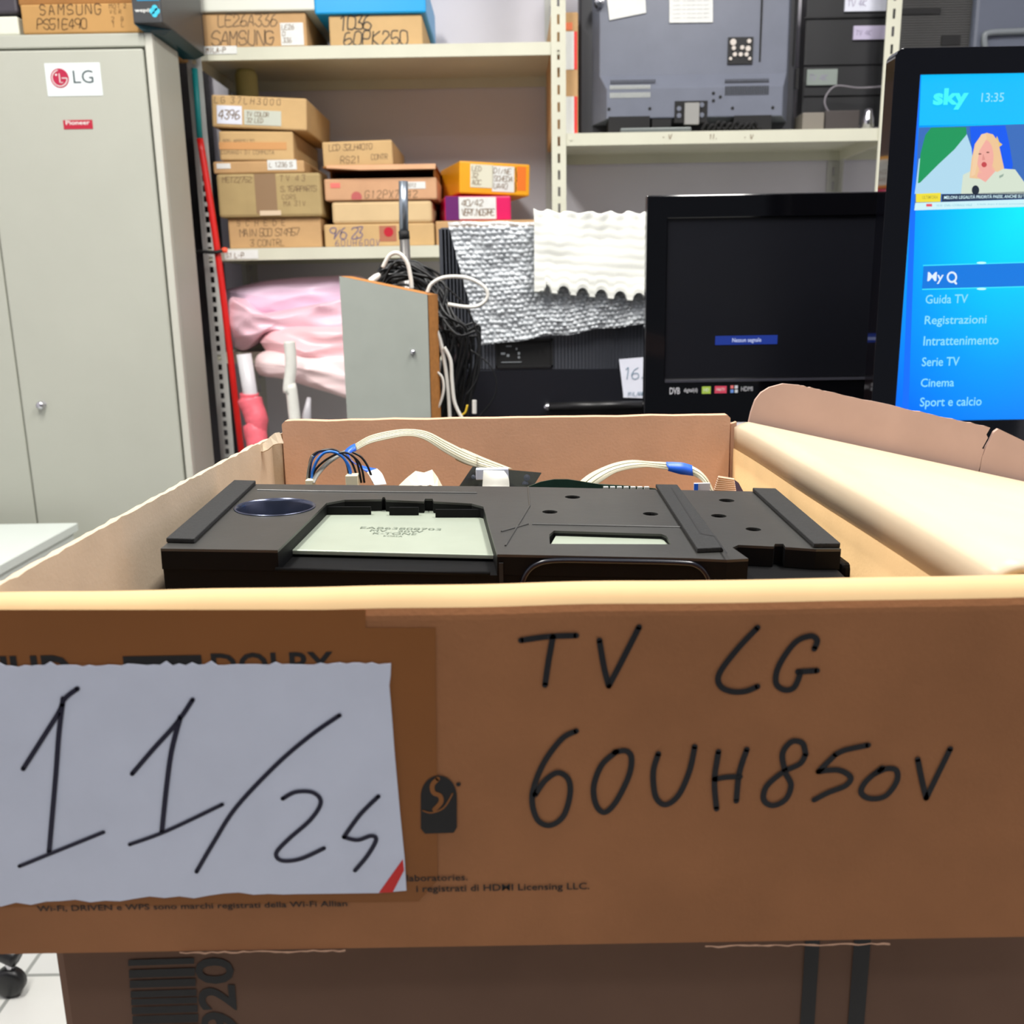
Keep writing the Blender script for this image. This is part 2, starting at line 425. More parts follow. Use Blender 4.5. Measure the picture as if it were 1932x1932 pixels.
carton('pale carton without writing, second from bottom in right stack', (626, 377, 815, 421), 2.63, .3, mat('pale carton', (216, 188, 142), .75, var=.05, scale=15), group=GC, z=(zr[1], zr[2]-.001), bev=.008)
# open flap carton: hollow front with a lifted flap
c_, fr, rel, X_, (a, b, zb, zt) = carton('peach carton with its lid flap gaping open, third in right stack', (612, 336, 824, 377), 2.625, .3, KPEACH, group=GC, z=(zr[2], P(715, 336, 2.625).z),
       labels=((766, 344, 803, 357, PAPER2, ('2012',)), (624, 344, 642, 353, mat('pink sticker', (236, 120, 110), .5))), marks=(('G12PX7K42', (688, 360, 790, 373)),))
ztf = zr[3]-.001; ztp = P(715, 306, 2.6).z
mb = MB()
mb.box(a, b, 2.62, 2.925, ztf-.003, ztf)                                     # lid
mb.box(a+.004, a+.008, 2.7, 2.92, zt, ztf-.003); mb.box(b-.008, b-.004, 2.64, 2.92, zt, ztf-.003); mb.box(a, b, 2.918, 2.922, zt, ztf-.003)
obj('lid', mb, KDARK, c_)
mb = MB(); n = 20
A = []; B = []
for i in range(n+1):
    u = i/n; x = a+.012+(b-a-.012)*u
    A.append(V((x, 2.612, ztf+.001))); B.append(V((x, 2.604, P(715, 321, 2.61).z+.006*max(0, 1-u*3.2))))
mb.strip(A, B); obj('front_flap', mb, KPEACH, c_, sol=.003)
mb = MB(); q = rel((660, 360, 684, 374)); disc(mb, fr.at((q[0]+q[2])/2, q[1]+.004, .0008), fr.u, fr.v, .014, 20); mb.v = [V((p.x, p.y, max(p.z, zb+.002))) for p in mb.v]; obj('red_disc', mb, mat('faded logo red', (190, 96, 92), .6), c_)
carton('carton with two lines of pencil at the top of the right stack', (609, 268, 741, 308), 2.635, .3, KTAN2, group=GC, z=(zr[3], P(680, 265, 2.63).z), tilt=-.018,
       marks=(('LCD 32LH4010', (622, 273, 705, 282)), ('RS21', (642, 292, 682, 302)), ('CONTR', (700, 290, 732, 298))))
# support carton under the coloured boxes, hidden behind the bubble wrap
carton('low tan carton carrying the magenta box, half hidden by bubble wrap', (822, 415, 1012, 466), 2.64, .3, KTAN, group='cartons right end of middle shelf', z=(ZL, P(900, 416, 2.64).z))
zk = P(900, 416, 2.64).z+.001; zk2 = P(900, 367, 2.62).z
t_, fr, rel, X_, dm = carton('magenta and purple box with a white handwritten label', (840, 367, 966, 415), 2.645, .22, mat('magenta board', (224, 18, 98), .4), yaw=.16, group='cartons right end of middle shelf', z=(zk, zk2),
       labels=((866, 369, 937, 412, PAPER2, ('40/42', 'VERT.NOSTRE')),))
q = rel((840, 367, 867, 415)); mb = MB(); slab(mb, fr, q[0]+.001, q[1]+.001, q[2], q[3]-.001, -.001, .0006); obj('purple_panel', mb, mat('purple board', (104, 30, 104), .4), t_)
t_, fr, rel, X_, dm = carton('orange yellow box lying tilted on the magenta box', (866, 303, 1006, 362), 2.65, .22, mat('orange board', (240, 166, 20), .4, var=.05, scale=20), yaw=.3, tilt=.03, group='cartons right end of middle shelf', z=(zk2+.004, P(935, 304, 2.65).z),
       labels=((887, 308, 932, 350, mat('pale label', (224, 222, 200), .4), ('LED', '32', 'AOC')), (930, 309, 974, 356, PAPER2, ('DI/NE', 'SCHEDA', 'UA40'))))
q = rel((980, 308, 998, 352)); mb = MB(); slab(mb, fr, *q, -.001, .0008); obj('print_patch', mb, mat('orange red print', (238, 120, 30), .5), t_)
mb = MB()
for i in range(26):
    x = random.uniform(0, 6); y = i*.0024; fx, fy = rel((975, 355, 975, 355))[:2]; slab(mb, fr, fx+x*.0008, fy+y, fx+x*.0008+.003, fy+y+.0015, 0, .0009)
obj('print_specks', mb, PRINT, t_)
# pale roll standing at the left end of the shelf
single('foam_roll', MB().lathe((-.715, 2.85, ZL), [(0, 0), (.03, 0), (.031, .04), (.03, P(395, 136, 2.85).z-ZL-.01), (.024, P(395, 133, 2.85).z-ZL), (0, P(395, 132, 2.85).z-ZL)], 24), mat('pale yellow foam', (196, 190, 130), .9), 'pale yellow foam roll standing behind the left stack of cartons', 'foam roll', smooth=True)

# upright carton at the left of the right bay
t_, fr, rel, X_, dm = carton('narrow upright carton with red edged white labels, beside the big grey television', (1040, 22, 1091, 246), 2.642, .31, KTAN, group='cartons in the right bay', z=(ZR, P(1075, 22, 2.64).z),
       labels=((1063, 57, 1083, 125, PAPER2, ()), (1063, 174, 1083, 245, PAPER2, ()), (1064, 41, 1080, 54, mat('orange sticker', (238, 122, 70), .5))))
for (y0, y1) in ((57, 125), (174, 245)):
    q = rel((1083, y0, 1089, y1)); mb = MB(); slab(mb, fr, *q, -.001, .0012); obj('red_edge', mb, mat('sticker red', (226, 48, 40), .5), t_)

# ------------------------------------------------------------------ televisions stored on the right bay shelf
GREYTV = mat('blue grey plastic', (114, 119, 132), .34, var=.04, scale=20, spec=.4)
DGREY = mat('dark grey plastic', (44, 45, 50), .5)
t = thing('television', 'large blue grey television turned to show its back, on the upper right shelf', 'television', (.5, 2.7, ZR), 'televisions stored on the upper right shelf')
Yf = 2.66
fx = lambda x, y, Y=Yf: P(x, y, Y)
x0 = fx(1096, 120).x; x1 = fx(1514, 120).x; zt = 2.12; zb = ZR+.004
obj('screen_frame', MB().box(x0, x1, Yf+.055, Yf+.11, zb, zt), DGREY, t, bev=.006)
xa = fx(1128, 120).x; xb = fx(1492, 120).x; zc = fx(1300, 139).z; zd = fx(1300, 166, Yf-.02).z; ze = fx(1300, 222, Yf-.02).z
mb = MB()
prof = [(Yf+.06, zt-.02), (Yf+.018, zt-.04), (Yf+.012, zc), (Yf-.02, zd), (Yf-.02, ze), (Yf+.06, ze-.004)]
for sgn in (0,):
    L = [V((xa+(.006 if k in (1, 2) else (.022 if k in (3, 4) else 0)), y, z)) for k, (y, z) in enumerate(prof)]
    R_ = [V((xb-(.006 if k in (1, 2) else (.022 if k in (3, 4) else 0)), y, z)) for k, (y, z) in enumerate(prof)]
    o = len(mb.v); n = len(L); mb.v += L+R_
    for k in range(n-1): mb.f.append((o+k, o+k+1, o+n+k+1, o+n+k))
    L2 = [V((xa-.012, Yf+.06, z)) for y, z in prof]; R2 = [V((xb+.012, Yf+.06, z)) for y, z in prof]
    o2 = len(mb.v); mb.v += L2+R2
    for k in range(n-1):
        mb.f.append((o+k, o+k+1, o2+k+1, o2+k)); mb.f.append((o+n+k, o+n+k+1, o2+n+k+1, o2+n+k))
cov = obj('back_cover', mb, GREYTV, t, bev=.003)
mb = MB()
def bars(mb, x0, y0, x1, y1, Y, n):
    fr = FX((0, Y, 0)); a, b, c, d = pxr(fr, x0, y0, x1, y1, Y)
    for i in range(n):
        u = a+(c-a)*i/n; slab(mb, fr, u, b, u+(c-a)/n*.5, d, 0, .001)
bars(mb, 1152, 150, 1238, 158, Yf-.012, 26); bars(mb, 1368, 148, 1452, 157, Yf-.012, 26); bars(mb, 1368, 161, 1452, 180, Yf-.0205, 26)
obj('dark_vent', mb, BLKM, cov)
mb = MB(); bars(mb, 1151, 160, 1228, 169, Yf-.0205, 24); bars(mb, 1151, 174, 1228, 185, Yf-.0205, 24); obj('pale_vent', mb, mat('pale slats', (196, 200, 192), .5), cov)
mb = MB()
for (x, y) in ((1149, 206), (1226, 205), (1382, 204), (1458, 203), (1346, 176), (1346, 190), (1359, 183)):
    mb.lathe(P(x, y, Yf-.0205), [(.0001, -.001), (.004, -.001), (.004, .001)], 12, V((0, 1, 0)))
obj('screw_hole', mb, BLKM, cov)
# port panel
fr = FX((0, Yf+.0125, 0)); q = pxr(fr, 1372, 70, 1421, 122, Yf+.012)
mb = MB(); slab(mb, fr, *q, 0, .004); pp = obj('port_panel', mb, BLK, t)
mb = MB()
for (x, y, r_) in ((1383, 80, 6), (1413, 78, 4), (1384, 91, 4), (1400, 90, 4), (1411, 92, 5), (1386, 103, 4), (1397, 103, 4), (1408, 103, 4), (1378, 111, 3), (1414, 111, 3)):
    mb.lathe(P(x, y, Yf+.008), [(.0001, -.004), (r_*.0013, -.004), (r_*.0014, .001)], 12, V((0, 1, 0)))
obj('socket', mb, mat('pale socket', (214, 206, 196), .4), pp)
# seams
mb = MB(); q = pxr(fr, 1435, -20, 1437, 117, Yf+.012); slab(mb, fr, *q, 0, .001); obj('seam', mb, BLKM, cov)
frr = FX((0, Yf+.05, 0)); mb = MB(); q = pxr(frr, 1496, -20, 1505, 123, Yf+.05); slab(mb, frr, *q, -.003, .001); q = pxr(frr, 1500, 128, 1508, 168, Yf+.05); slab(mb, frr, *q, -.003, .001); obj('side_groove', mb, BLKM, t)
# stickers
for pts, nm in (([(1142, -30), (1216, -40), (1219, 24), (1150, 38)], 'paper_note'), ([(1263, -30), (1345, -30), (1345, 42), (1263, 43)], 'rating_label')):
    mb = MB(); mb.prism([[P(x, y, Yf+.0105) for x, y in pts]], (0, .003, 0)); lb = obj(nm, mb, PAPER2, t)
    if nm == 'rating_label':
        mb = MB(); fr2 = FX((0, Yf+.010, 0))
        for k in range(5):
            q = pxr(fr2, 1270, 0+k*8, 1338, 3+k*8, Yf+.01); printed(mb, fr2, 'CLASS I  AC 220-240V 50Hz 180W', q[0], q[1], q[2]-q[0], q[3]-q[1])
        obj('printed_text', mb, mat('grey print', (170, 172, 168), .6), lb)
mb = MB().lathe(P(1131, 5, Yf+.01), [(.0001, -.012), (.012, -.01), (.014, .008)], 16, V((0, 1, 0))); obj('round_port', mb, CHROME, t)
# stand socket
fr3 = FX((0, Yf-.02, 0)); q = pxr(fr3, 1272, 190, 1335, 232, Yf-.02); mb = MB(); slab(mb, fr3, *q, -.01, .002); so = obj('stand_socket', mb, BLKM, t)
q = pxr(fr3, 1290, 195, 1318, 236, Yf-.02); mb = MB(); slab(mb, fr3, *q, 0, .012); obj('stand_tongue', mb, mat('light grey', (150, 150, 146), .5), so)
mb = MB()
for (x, y) in ((1281, 205), (1281, 218), (1324, 198), (1324, 217)):
    mb.lathe(P(x, y, Yf-.022), [(.0001, -.002), (.006, -.002), (.006, .001)], 12, V((0, 1, 0)))
obj('boss', mb, GREYTV, so)
for (xa_, xb_, ya_) in ((1148, 1226, 219), (1384, 1456, 217), (1230, 1266, 224)):
    q = pxr(fr3, xa_, ya_, xb_, 242, Yf-.02); mb = MB(); slab(mb, fr3, q[0], ZR+.001, q[2], q[3], -.05, .001); obj('foot_recess', mb, BLKM, t)
single('stand_base', MB().box(P(1170, 235, 2.62).x, P(1304, 235, 2.62).x, 2.612, 2.638, ZR, ZR+.012), mat('dull grey metal', (112, 118, 116), .4, metal=.5), 'flat grey stand plate lying in front of the large grey television', 'stand plate', bev=.003)
mb = MB()
for i in range(9):
    pts = [(P(1330+i*7+random.uniform(-6, 6), 236, 2.62).x, 2.615+random.uniform(0, .018), ZR+.004+random.uniform(0, .02)) for k in range(2)]
    x = P(1325+i*11, 236, 2.62).x; mb.tube(smooth_pts([(x, 2.622, ZR+.005), (x+.01, 2.617, ZR+.016+.008*random.random()), (x+.022, 2.625, ZR+.012), (x+.03, 2.62, ZR+.005)]), .0045, 7)
single('cable_coil', mb, BLKM, 'black cable crumpled under the back of the large grey television', 'cable', smooth=True)

# second black television
RIB = mat('ribbed black plastic', (34, 35, 37), .45)
t = thing('television', 'black television back with white and lilac stickers, beside the large grey one on shelf', 'television', (.85, 2.8, ZR), 'televisions stored on the upper right shelf')
Y2 = 2.76; x0 = P(1516, 120, Y2).x; x1 = P(1700, 120, Y2).x
obj('back_cover', MB().box(x0, x1, Y2, Y2+.05, ZR+.02, 2.05), RIB, t, bev=.006)
obj('foot', MB().box(x0+.06, x1, Y2-.02, Y2+.07, ZR, ZR+.021), BLK, t)
fr = FX((0, Y2, 0)); mb = MB()
for (a, b, c, d) in ((1516, 30, 1700, 36), (1516, 120, 1700, 124), (1516, 178, 1700, 182)):
    q = pxr(fr, a, b, c, d, Y2); slab(mb, fr, *q, -.001, .005)
obj('rib', mb, BLK, t)
for (a, b, c, d), m_, nm in (((1592, -10, 1672, 23), PAPER, 'paper_note'), ((1608, 49, 1674, 76), mat('lilac label', (196, 188, 214), .5), 'lilac_label'), ((1520, 131, 1579, 162), mat('grey green label', (142, 152, 146), .4), 'bar_code_label')):
    q = pxr(fr, a, b, c, d, Y2); mb = MB(); slab(mb, fr, *q, -.001, .007); lb = obj(nm, mb, m_, t)
    mb = MB(); f2 = Fr(fr.at(0, 0, .007), fr.u, fr.v); hh = (q[3]-q[1])
    scribble(mb, f2, 'TV 4K', q[0]+.006, q[1]+hh*.3, hh*.35, .0015); obj('handwriting', mb, mat('faded lilac ink', (150, 140, 170), .6), lb)
mb = MB().tube(smooth_pts([P(x, y, 2.70) for x, y in ((1668, 163), (1620, 166), (1580, 162), (1562, 175), (1556, 195), (1568, 215), (1600, 234), (1640, 241), (1668, 241))]), .0026, 8)
single('cable', mb, mat('grey cord', (128, 124, 130), .5), 'grey cord looping over the shelf before the black sticker covered television', 'cable', smooth=True)
mb = MB().lathe((P(1637, 236, 2.66).x, 2.66, ZR), [(0, 0), (.016, 0), (.016, .03), (.011, .045), (.011, .055), (0, .056)], 20); single('metal_can', mb, CHROME, 'shiny small metal cylinder standing near the right end of the shelf', 'metal part', smooth=True)
mb = MB().box(P(1512, 230, 2.67).x, P(1553, 230, 2.67).x, 2.66, 2.74, ZR, P(1530, 212, 2.66).z); single('small_box', mb, mat('beige plastic', (128, 122, 112), .5), 'small beige box on the shelf right of the large grey television', 'box', bev=.003)
mb = MB().box(P(1556, 230, 2.67).x, P(1622, 230, 2.67).x, 2.67, 2.735, ZR, P(1590, 208, 2.67).z); single('adapter_box', mb, mat('dark taupe plastic', (66, 60, 58), .5), 'dark taupe box on the shelf beside the small beige box', 'box', bev=.003)

# third and fourth televisions in the next bay
t = thing('television', 'black television with finely ribbed back, right of the last visible upright', 'television', (1.1, 2.7, ZR), 'televisions stored on the upper right shelf')
Y3 = 2.7; x0 = P(1690, 50, Y3).x; x1 = P(1835, 50, Y3).x; x0 = max(x0, XR+PW+.003)
mb = MB(); z = ZR
while z < 2.05:
    mb.box(x0, x1, Y3, Y3+.06, z, z+.0035); mb.box(x0, x1, Y3+.002, Y3+.06, z+.0035, z+.006); z += .006
obj('back_cover', mb, mat('satin black', (70, 70, 68), .35), t)
fr = FX((0, Y3, 0)); mb = MB(); q = pxr(fr, 1688, 16, 1775, 28, Y3); slab(mb, fr, max(q[0], x0), q[1], q[2], q[3], -.001, .003); q = pxr(fr, 1775, 67, 1812, 86, Y3); slab(mb, fr, *q, -.001, .003); obj('recess', mb, BLKM, t)
t = thing('television', 'grey blue television back with a moulded handle, at the top right corner', 'television', (1.45, 2.7, ZR), 'televisions stored on the upper right shelf')
x0 = P(1838, 50, 2.68).x; obj('back_cover', MB().box(x0, x0+.45, 2.68, 2.76, ZR, 2.08), mat('grey blue plastic', (92, 98, 112), .5), t, bev=.01)
mb = MB(); pts = [P(x, y, 2.672) for x, y in ((1860, 100), (1857, 72), (1864, 63), (1900, 60), (1990, 57))]; mb.tube(smooth_pts(pts), .008, 8); obj('handle', mb, mat('pale grey plastic', (120, 126, 130), .4), t, smooth=True)

# ------------------------------------------------------------------ locker and what stands on it
LY0, LY1 = 2.3, 2.48
lx1 = -.781; lxs = -1.178; lx0 = 2*lxs-lx1; ltop = P(150, 62, LY0).z
t = thing('metal_locker', 'tall grey steel locker with two doors at the left', 'locker', (lxs, 2.4, 0))
obj('body', MB().box(lx0, lx1, LY0+.02, LY1, 0, ltop), LOCK, t, bev=.004)
obj('top_rail', MB().box(lx0, lx1-.016, LY0+.002, LY0+.021, P(150, 91, LY0).z+.002, ltop-.001), LOCK, t, bev=.003)
zdt = P(150, 93, LY0).z
dR = obj('door', MB().box(lxs+.002, lx1-.022, LY0, LY0+.019, .06, zdt), LOCK, t, bev=.004)
dL = obj('door', MB().box(lx0+.02, lxs-.002, LY0+.004, LY0+.019, .06, zdt), LOCK, t, bev=.004)
obj('side_stile', MB().box(lx1-.018, lx1, LY0+.004, LY0+.021, .02, ltop), mat('pale locker edge', (196, 196, 184), .5), t, bev=.003)
k = P(80, 764, LY0); mb = MB().lathe(k, [(.0001, -.016), (.008, -.016), (.0095, -.012), (.0095, 0), (.015, .001)], 20, V((0, 1, 0))); obj('lock_knob', mb, CHROME, dR, smooth=True)
fr = FX((0, LY0, 0)); q = pxr(fr, 91, 118, 188, 182, LY0)
mb = MB(); slab(mb, fr, *q, 0, .001); sg = obj('logo_sign', mb, mat('sign white', (222, 230, 230), .5), dR)
cx, cy = q[0]+.031, (q[1]+q[3])/2+.003; f2 = Fr(fr.at(0, 0, .001), fr.u, fr.v)
mb = MB(); disc(mb, f2.at(cx, cy, .0003), f2.u, f2.v, .0205, 32); obj('red_disc', mb, mat('badge red', (176, 24, 64), .5), dR)
mb = MB(); printed(mb, f2, 'LG', q[0]+.061, q[1]+.026, .045, .027, hgt=.0004); obj('lettering', mb, mat('slate letters', (70, 84, 88), .5), dR)
mb = MB(); f3 = Fr(fr.at(cx, cy, .0016), fr.u, fr.v); R_ = .0165
stroke(mb, [f3.at(R_*math.cos(a), R_*math.sin(a)) for a in [math.radians(d) for d in range(100, 361, 20)]], .0018, f3.n); stroke(mb, [f3.at(R_, 0), f3.at(.005, 0)], .0018, f3.n, False)
stroke(mb, [f3.at(0, .009), f3.at(0, -.009), f3.at(.006, -.009)], .0018, f3.n, False); disc(mb, f3.at(-.007, .007), f3.u, f3.v, .0022); obj('logo_lines', mb, PAPER2, dR)
q = pxr(fr, 121, 226, 174, 244, LY0); mb = MB(); slab(mb, fr, *q, 0, .001); st = obj('red_sticker', mb, mat('sticker crimson', (178, 22, 52), .5), dR)
mb = MB(); printed(mb, f2, 'Pioneer', q[0]+.006, q[1]+.009, q[2]-q[0]-.012, .009, bold=.01); obj('lettering', mb, PAPER2, dR)
# boxes on the locker
GD = 'boxes on top of the locker'
carton('brown carton with two lines of capitals, on top of the locker', (40, 6, 271, 61), LY0+.005, .3, mat('ochre carton', (180, 138, 80), .75, var=.07, scale=15), group=GD, z=(ltop, P(150, 5, LY0).z),
       marks=(('SAMSUNG', (76, 8, 198, 26)), ('PS51E490', (68, 34, 164, 52)), ('MOT 2', (208, 8, 246, 16)), ('VER', (208, 19, 234, 26)), ('2 8', (210, 32, 250, 40)), ('1 L', (210, 42, 250, 50))), ink=mat('brown black marker', (84, 58, 24), .6))
carton('darker brown carton lying on the lettered carton above the locker', (30, -60, 262, 4), LY0+.02, .28, mat('dark ochre carton', (150, 104, 50), .75, var=.07, scale=15), group=GD, z=(P(150, 5, LY0).z+.001, P(150, -60, LY0).z))
wz = P(20, 28, LY0).z
carton('white box beside the brown carton at the left end of the locker top', (-60, 28, 34, 61), LY0+.01, .2, mat('cream board', (218, 220, 204), .5), group=GD, z=(ltop, wz))
t = thing('black_adapter', 'dark plastic case at the upper left corner, on the white box', 'case', (P(0, 20, LY0).x, 2.36, wz), None)
obj('case', MB().box(P(-40, 10, LY0).x, P(24, 10, LY0).x, LY0+.02, LY0+.14, wz+.008, wz+.1), mat('slate plastic', (62, 58, 66), .5), t, bev=.006)
obj('foot', MB().box(P(-36, 10, LY0).x, P(20, 10, LY0).x, LY0+.03, LY0+.13, wz, wz+.008), BLKM, t)
# tool case with teal foot
t = thing('tool_case', 'dark grey tool case with teal base and logo, overhanging the locker corner', 'tool case', (-.8, 2.33, ltop), None)
TY = 2.275
a = P(249, 20, TY).x; b = P(304, 20, TY).x; z0 = P(275, 43, TY).z
bx = -.745
mb = MB().prism([[V((a, TY, z0)), V((b, TY, z0)), V((bx, TY+.06, z0)), V((bx, TY+.3, z0)), V((a, TY+.3, z0))]], (0, 0, .2)); obj('case', mb, mat('charcoal plastic', (60, 62, 64), .4), t, bev=.004)
mb = MB(); mb.hexa([(a+.012, TY+.012, ltop), (bx-.02, TY+.06, ltop), (bx-.02, TY+.29, ltop), (a+.012, TY+.29, ltop)], [(a, TY+.001, z0-.0005), (bx, TY+.06, z0-.0005), (bx, TY+.3, z0-.0005), (a, TY+.3, z0-.0005)])
obj('base', mb, mat('dark teal plastic', (8, 66, 76), .4), t)
fr = FX((0, TY, 0)); mb = MB(); q = pxr(fr, 255, 16, 283, 25, TY); printed(mb, fr, 'wepö', q[0], q[1], q[2]-q[0], q[3]-q[1], bold=.015); obj('lettering', mb, PAPER2, t)
CY = mat('logo cyan', (60, 190, 220), .4)
mb = MB()
for dx, dy in ((0, 5), (0, -5), (5, 0), (-5, 0)):
    p = P(292+dx*.9, 21+dy*1.2, TY); disc(mb, p+V((0, -.0006, 0)), fr.u, fr.v, .0062, 14)
obj('logo', mb, CY, t); mb = MB(); q = pxr(fr, 258, -12, 300, 2, TY); rect(mb, fr, *q); obj('stripe', mb, mat('logo blue', (44, 130, 170), .4), t)

single('gap_shade_panel', MB().box(-.905, -.85, 2.59, 2.96, 0, 2.12), mat('gap shade board', (34, 32, 38), .5), 'dark board added to darken the gap between the grey locker and the shelving', 'board', bev=.003)  # board added to keep the gap beside the shelving dark
# ------------------------------------------------------------------ red pole by the shelf post
t = thing('red_pole', 'long red pole with a teal grip, leaning before the left shelf upright', 'pole', (-.72, 2.56, 0))
pa, pb, pc, pd = P(367, 130, 2.585), P(377, 262, 2.575), P(411, 480, 2.56), P(455, 845, 2.54)
dn = (pd-pc); pe = pd+dn*(pd.z/-dn.z)
obj('grip', MB().tube([pa, pa.lerp(pb, .5), pb], .0075, 12), mat('teal rubber', (0, 128, 128), .5), t, smooth=True)
obj('shaft', MB().tube(smooth_pts([pb, pc, pd, pe]), .0085, 12), mat('signal red', (206, 26, 22), .35), t, smooth=True)
t = thing('strap', 'black strap with an orange tip across the red pole', 'strap', P(395, 476, 2.545))
obj('band', MB().tube(smooth_pts([P(364, 476, 2.565), P(385, 475, 2.552), P(405, 476, 2.546), P(420, 473, 2.55)]), .0045, 8), BLKM, t, smooth=True)
obj('tip', MB().lathe(P(424, 472, 2.552), [(0, -.007), (.006, -.006), (.0075, 0), (.006, .006), (0, .007)], 12, V((1, 0, 0))), mat('orange plastic', (255, 92, 60), .4), t, smooth=True)

# ------------------------------------------------------------------ pink bubble bags on the low shelf
def film(name, c): return mat(name, c, .34, var=.04, scale=9, spec=.5)
def pillow(label, pts, Y, th, material, seed, amp=.02, group='pink packing bags'):
    """folded film: outline in photo pixels, puffed to thickness th and creased"""
    outline = smooth_pts([P(x, y, Y) for x, y in pts+[pts[0]]], 10)[:-1]
    c = sum(outline, V((0, 0, 0)))/len(outline); mb = MB(); n = len(outline); rings = 22
    for side in (-1, 1):
        o = len(mb.v)
        for k in range(rings+1):
            s = 1-k/rings
            for p in outline:
                q = c+(p-c)*s; h = (max(0, 1-s**2.6))**.55*th
                e = q.z+(q.x-c.x)*.25
                d = (1-2*abs(noise.noise(V((q.x*3+seed, e*17, side*3)))))*amp + (1-2*abs(noise.noise(V((q.x*8+seed, e*26-q.x*9, side*5)))))*amp*.4
                mb.v.append(V((q.x, Y+side*(h+d*(1-s**4)), q.z+d*.2*(1-s**3))))
        for k in range(rings):
            for j in range(n): mb.f.append((o+k*n+j, o+k*n+(j+1) % n, o+(k+1)*n+(j+1) % n, o+(k+1)*n+j))
    return single('packing_bag', mb, material, label, 'packing bag', group, smooth=True)
pillow('lilac pink bag on top of the pink heap on the low shelf', [(422, 548), (500, 530), (600, 522), (690, 526), (695, 600), (640, 622), (560, 612), (470, 598), (426, 580)], 2.74, .06, film('lilac pink film', (232, 206, 228)), 3, .014)
pillow('large pink bag with long folds in the middle of the heap', [(424, 582), (440, 560), (480, 590), (560, 580), (640, 566), (695, 560), (695, 650), (600, 658), (520, 634), (462, 662), (434, 640)], 2.62, .075, film('pink plastic film', (244, 200, 214)), 11, .03)
pillow('pink folded bag bulging over the shelf edge', [(490, 645), (515, 620), (580, 612), (695, 622), (695, 700), (600, 692), (520, 676)], 2.56, .06, film('rosy film', (244, 192, 198)), 23, .018)
pillow('palest pink bag hanging lowest from the heap', [(480, 690), (488, 668), (530, 656), (600, 664), (695, 676), (698, 756), (620, 740), (540, 716), (492, 708)], 2.54, .06, film('pale pink film', (246, 220, 220)), 31, .018)

# wrapped rolls standing on the floor
t = thing('film_roll', 'white roll in a red pink sleeve beside the red pole', 'roll', (P(480, 840, 2.45).x, 2.45, 0))
pa, pb, pc, pd = P(460, 668, 2.45), P(472, 742, 2.45), P(480, 780, 2.44), P(488, 850, 2.43)
dn = pd-pb; pe = pd+dn*((pd.z-.0)/-dn.z)
obj('tube', MB().tube([pa, pb, pc], .0185, 16), mat('milky film', (214, 212, 216), .35), t, smooth=True)
obj('sleeve', MB().tube(smooth_pts([P(470, 742, 2.45), P(472, 757, 2.45), P(485, 795, 2.44), P(482, 830, 2.44), pd, pe]), [.024]*5+[.031]*3+[.029]*5+[.026]*4+[.027]*4+[.028]*4+[.027]*6+[.026], 16), mat('red pink film', (238, 108, 122), .45, var=.12, scale=40, bump=.6, bscale=90), t, smooth=True)
t = thing('paper_roll', 'white paper wrapped roll standing left of the grey panel', 'roll', (P(555, 800, 2.4).x, 2.4, 0))
pts = [P(546, 644, 2.4), P(549, 690, 2.4), P(545, 740, 2.4), P(556, 790, 2.4)]; d_ = pts[-1]-pts[0]; pts.append(V((pts[-1].x+.02, 2.4, 0)))
obj('roll', MB().tube(smooth_pts(pts, 8), .0145, 16), mat('white wrap', (226, 226, 218), .5, var=.04, scale=40, bump=.5, bscale=60), t, smooth=True)
t = thing('clear_tube', 'short pale plastic tube beside the white wrapped roll', 'tube', (P(578, 800, 2.42).x, 2.42, 0))
obj('tube', MB().tube([P(583, 750, 2.42), P(578, 785, 2.42), V((P(576, 800, 2.42).x, 2.42, 0))], [.005, .012, .013], 12), mat('pale plastic', (190, 188, 192), .3), t, smooth=True)

# ------------------------------------------------------------------ workbench
BZ = .86
t = thing('workbench', 'dark workbench carrying the screens, mostly hidden by the open carton', 'workbench', (.6, 1.6, 0))
obj('bench_top', MB().box(-.22, 1.6, 1.12, 2.15, BZ-.035, BZ), mat('dark bench top', (38, 36, 36), .6, var=.1, scale=10), t, bev=.003)
for x in (-.18, 1.52):
    for y in (1.16, 2.06): obj('leg', MB().box(x, x+.05, y, y+.05, 0, BZ-.035), BLKM, t)

# grey laminate panel
t = thing('laminate_panel', 'upright grey laminate board with bare chipboard edges, left of the cables', 'board', (P(735, 780, 1.68).x, 1.68, BZ))
Yp = 1.68; A0 = P(640, 521, Yp); A1 = P(806, 556, Yp-.03); B0 = P(658, 820, Yp); B1 = P(812, 820, Yp-.03)
A1 = P(806, 556, Yp); B1 = P(813, 820, Yp); B0.z = B1.z = BZ; B0.x = P(655, 785, Yp).x+.0
ex = V((.016, .045, 0))
face = [A0, A1, B1, B0]
mb = MB().prism([face], (0, .0012, 0)); 
obj('laminate', mb, mat('grey laminate', (158, 164, 156), .55, var=.04, scale=18), t)
mb = MB().prism([[p+V((0, .0013, 0)) for p in face]], V((.001, .003, .0))); obj('edge_band', mb, BLKM, t)
mb = MB().prism([[p+V((.001, .0044, 0)) for p in face]], V((.0145, .03, .0))); obj('chipboard_core', mb, mat('chipboard', (176, 118, 58), .8, var=.12, scale=120), t)
p = P(779, 664, Yp); mb = MB().lathe(p, [(.0001, -.006), (.004, -.005), (.005, 0)], 14, V((0, 1, 0))); obj('screw', mb, CHROME, t, smooth=True)

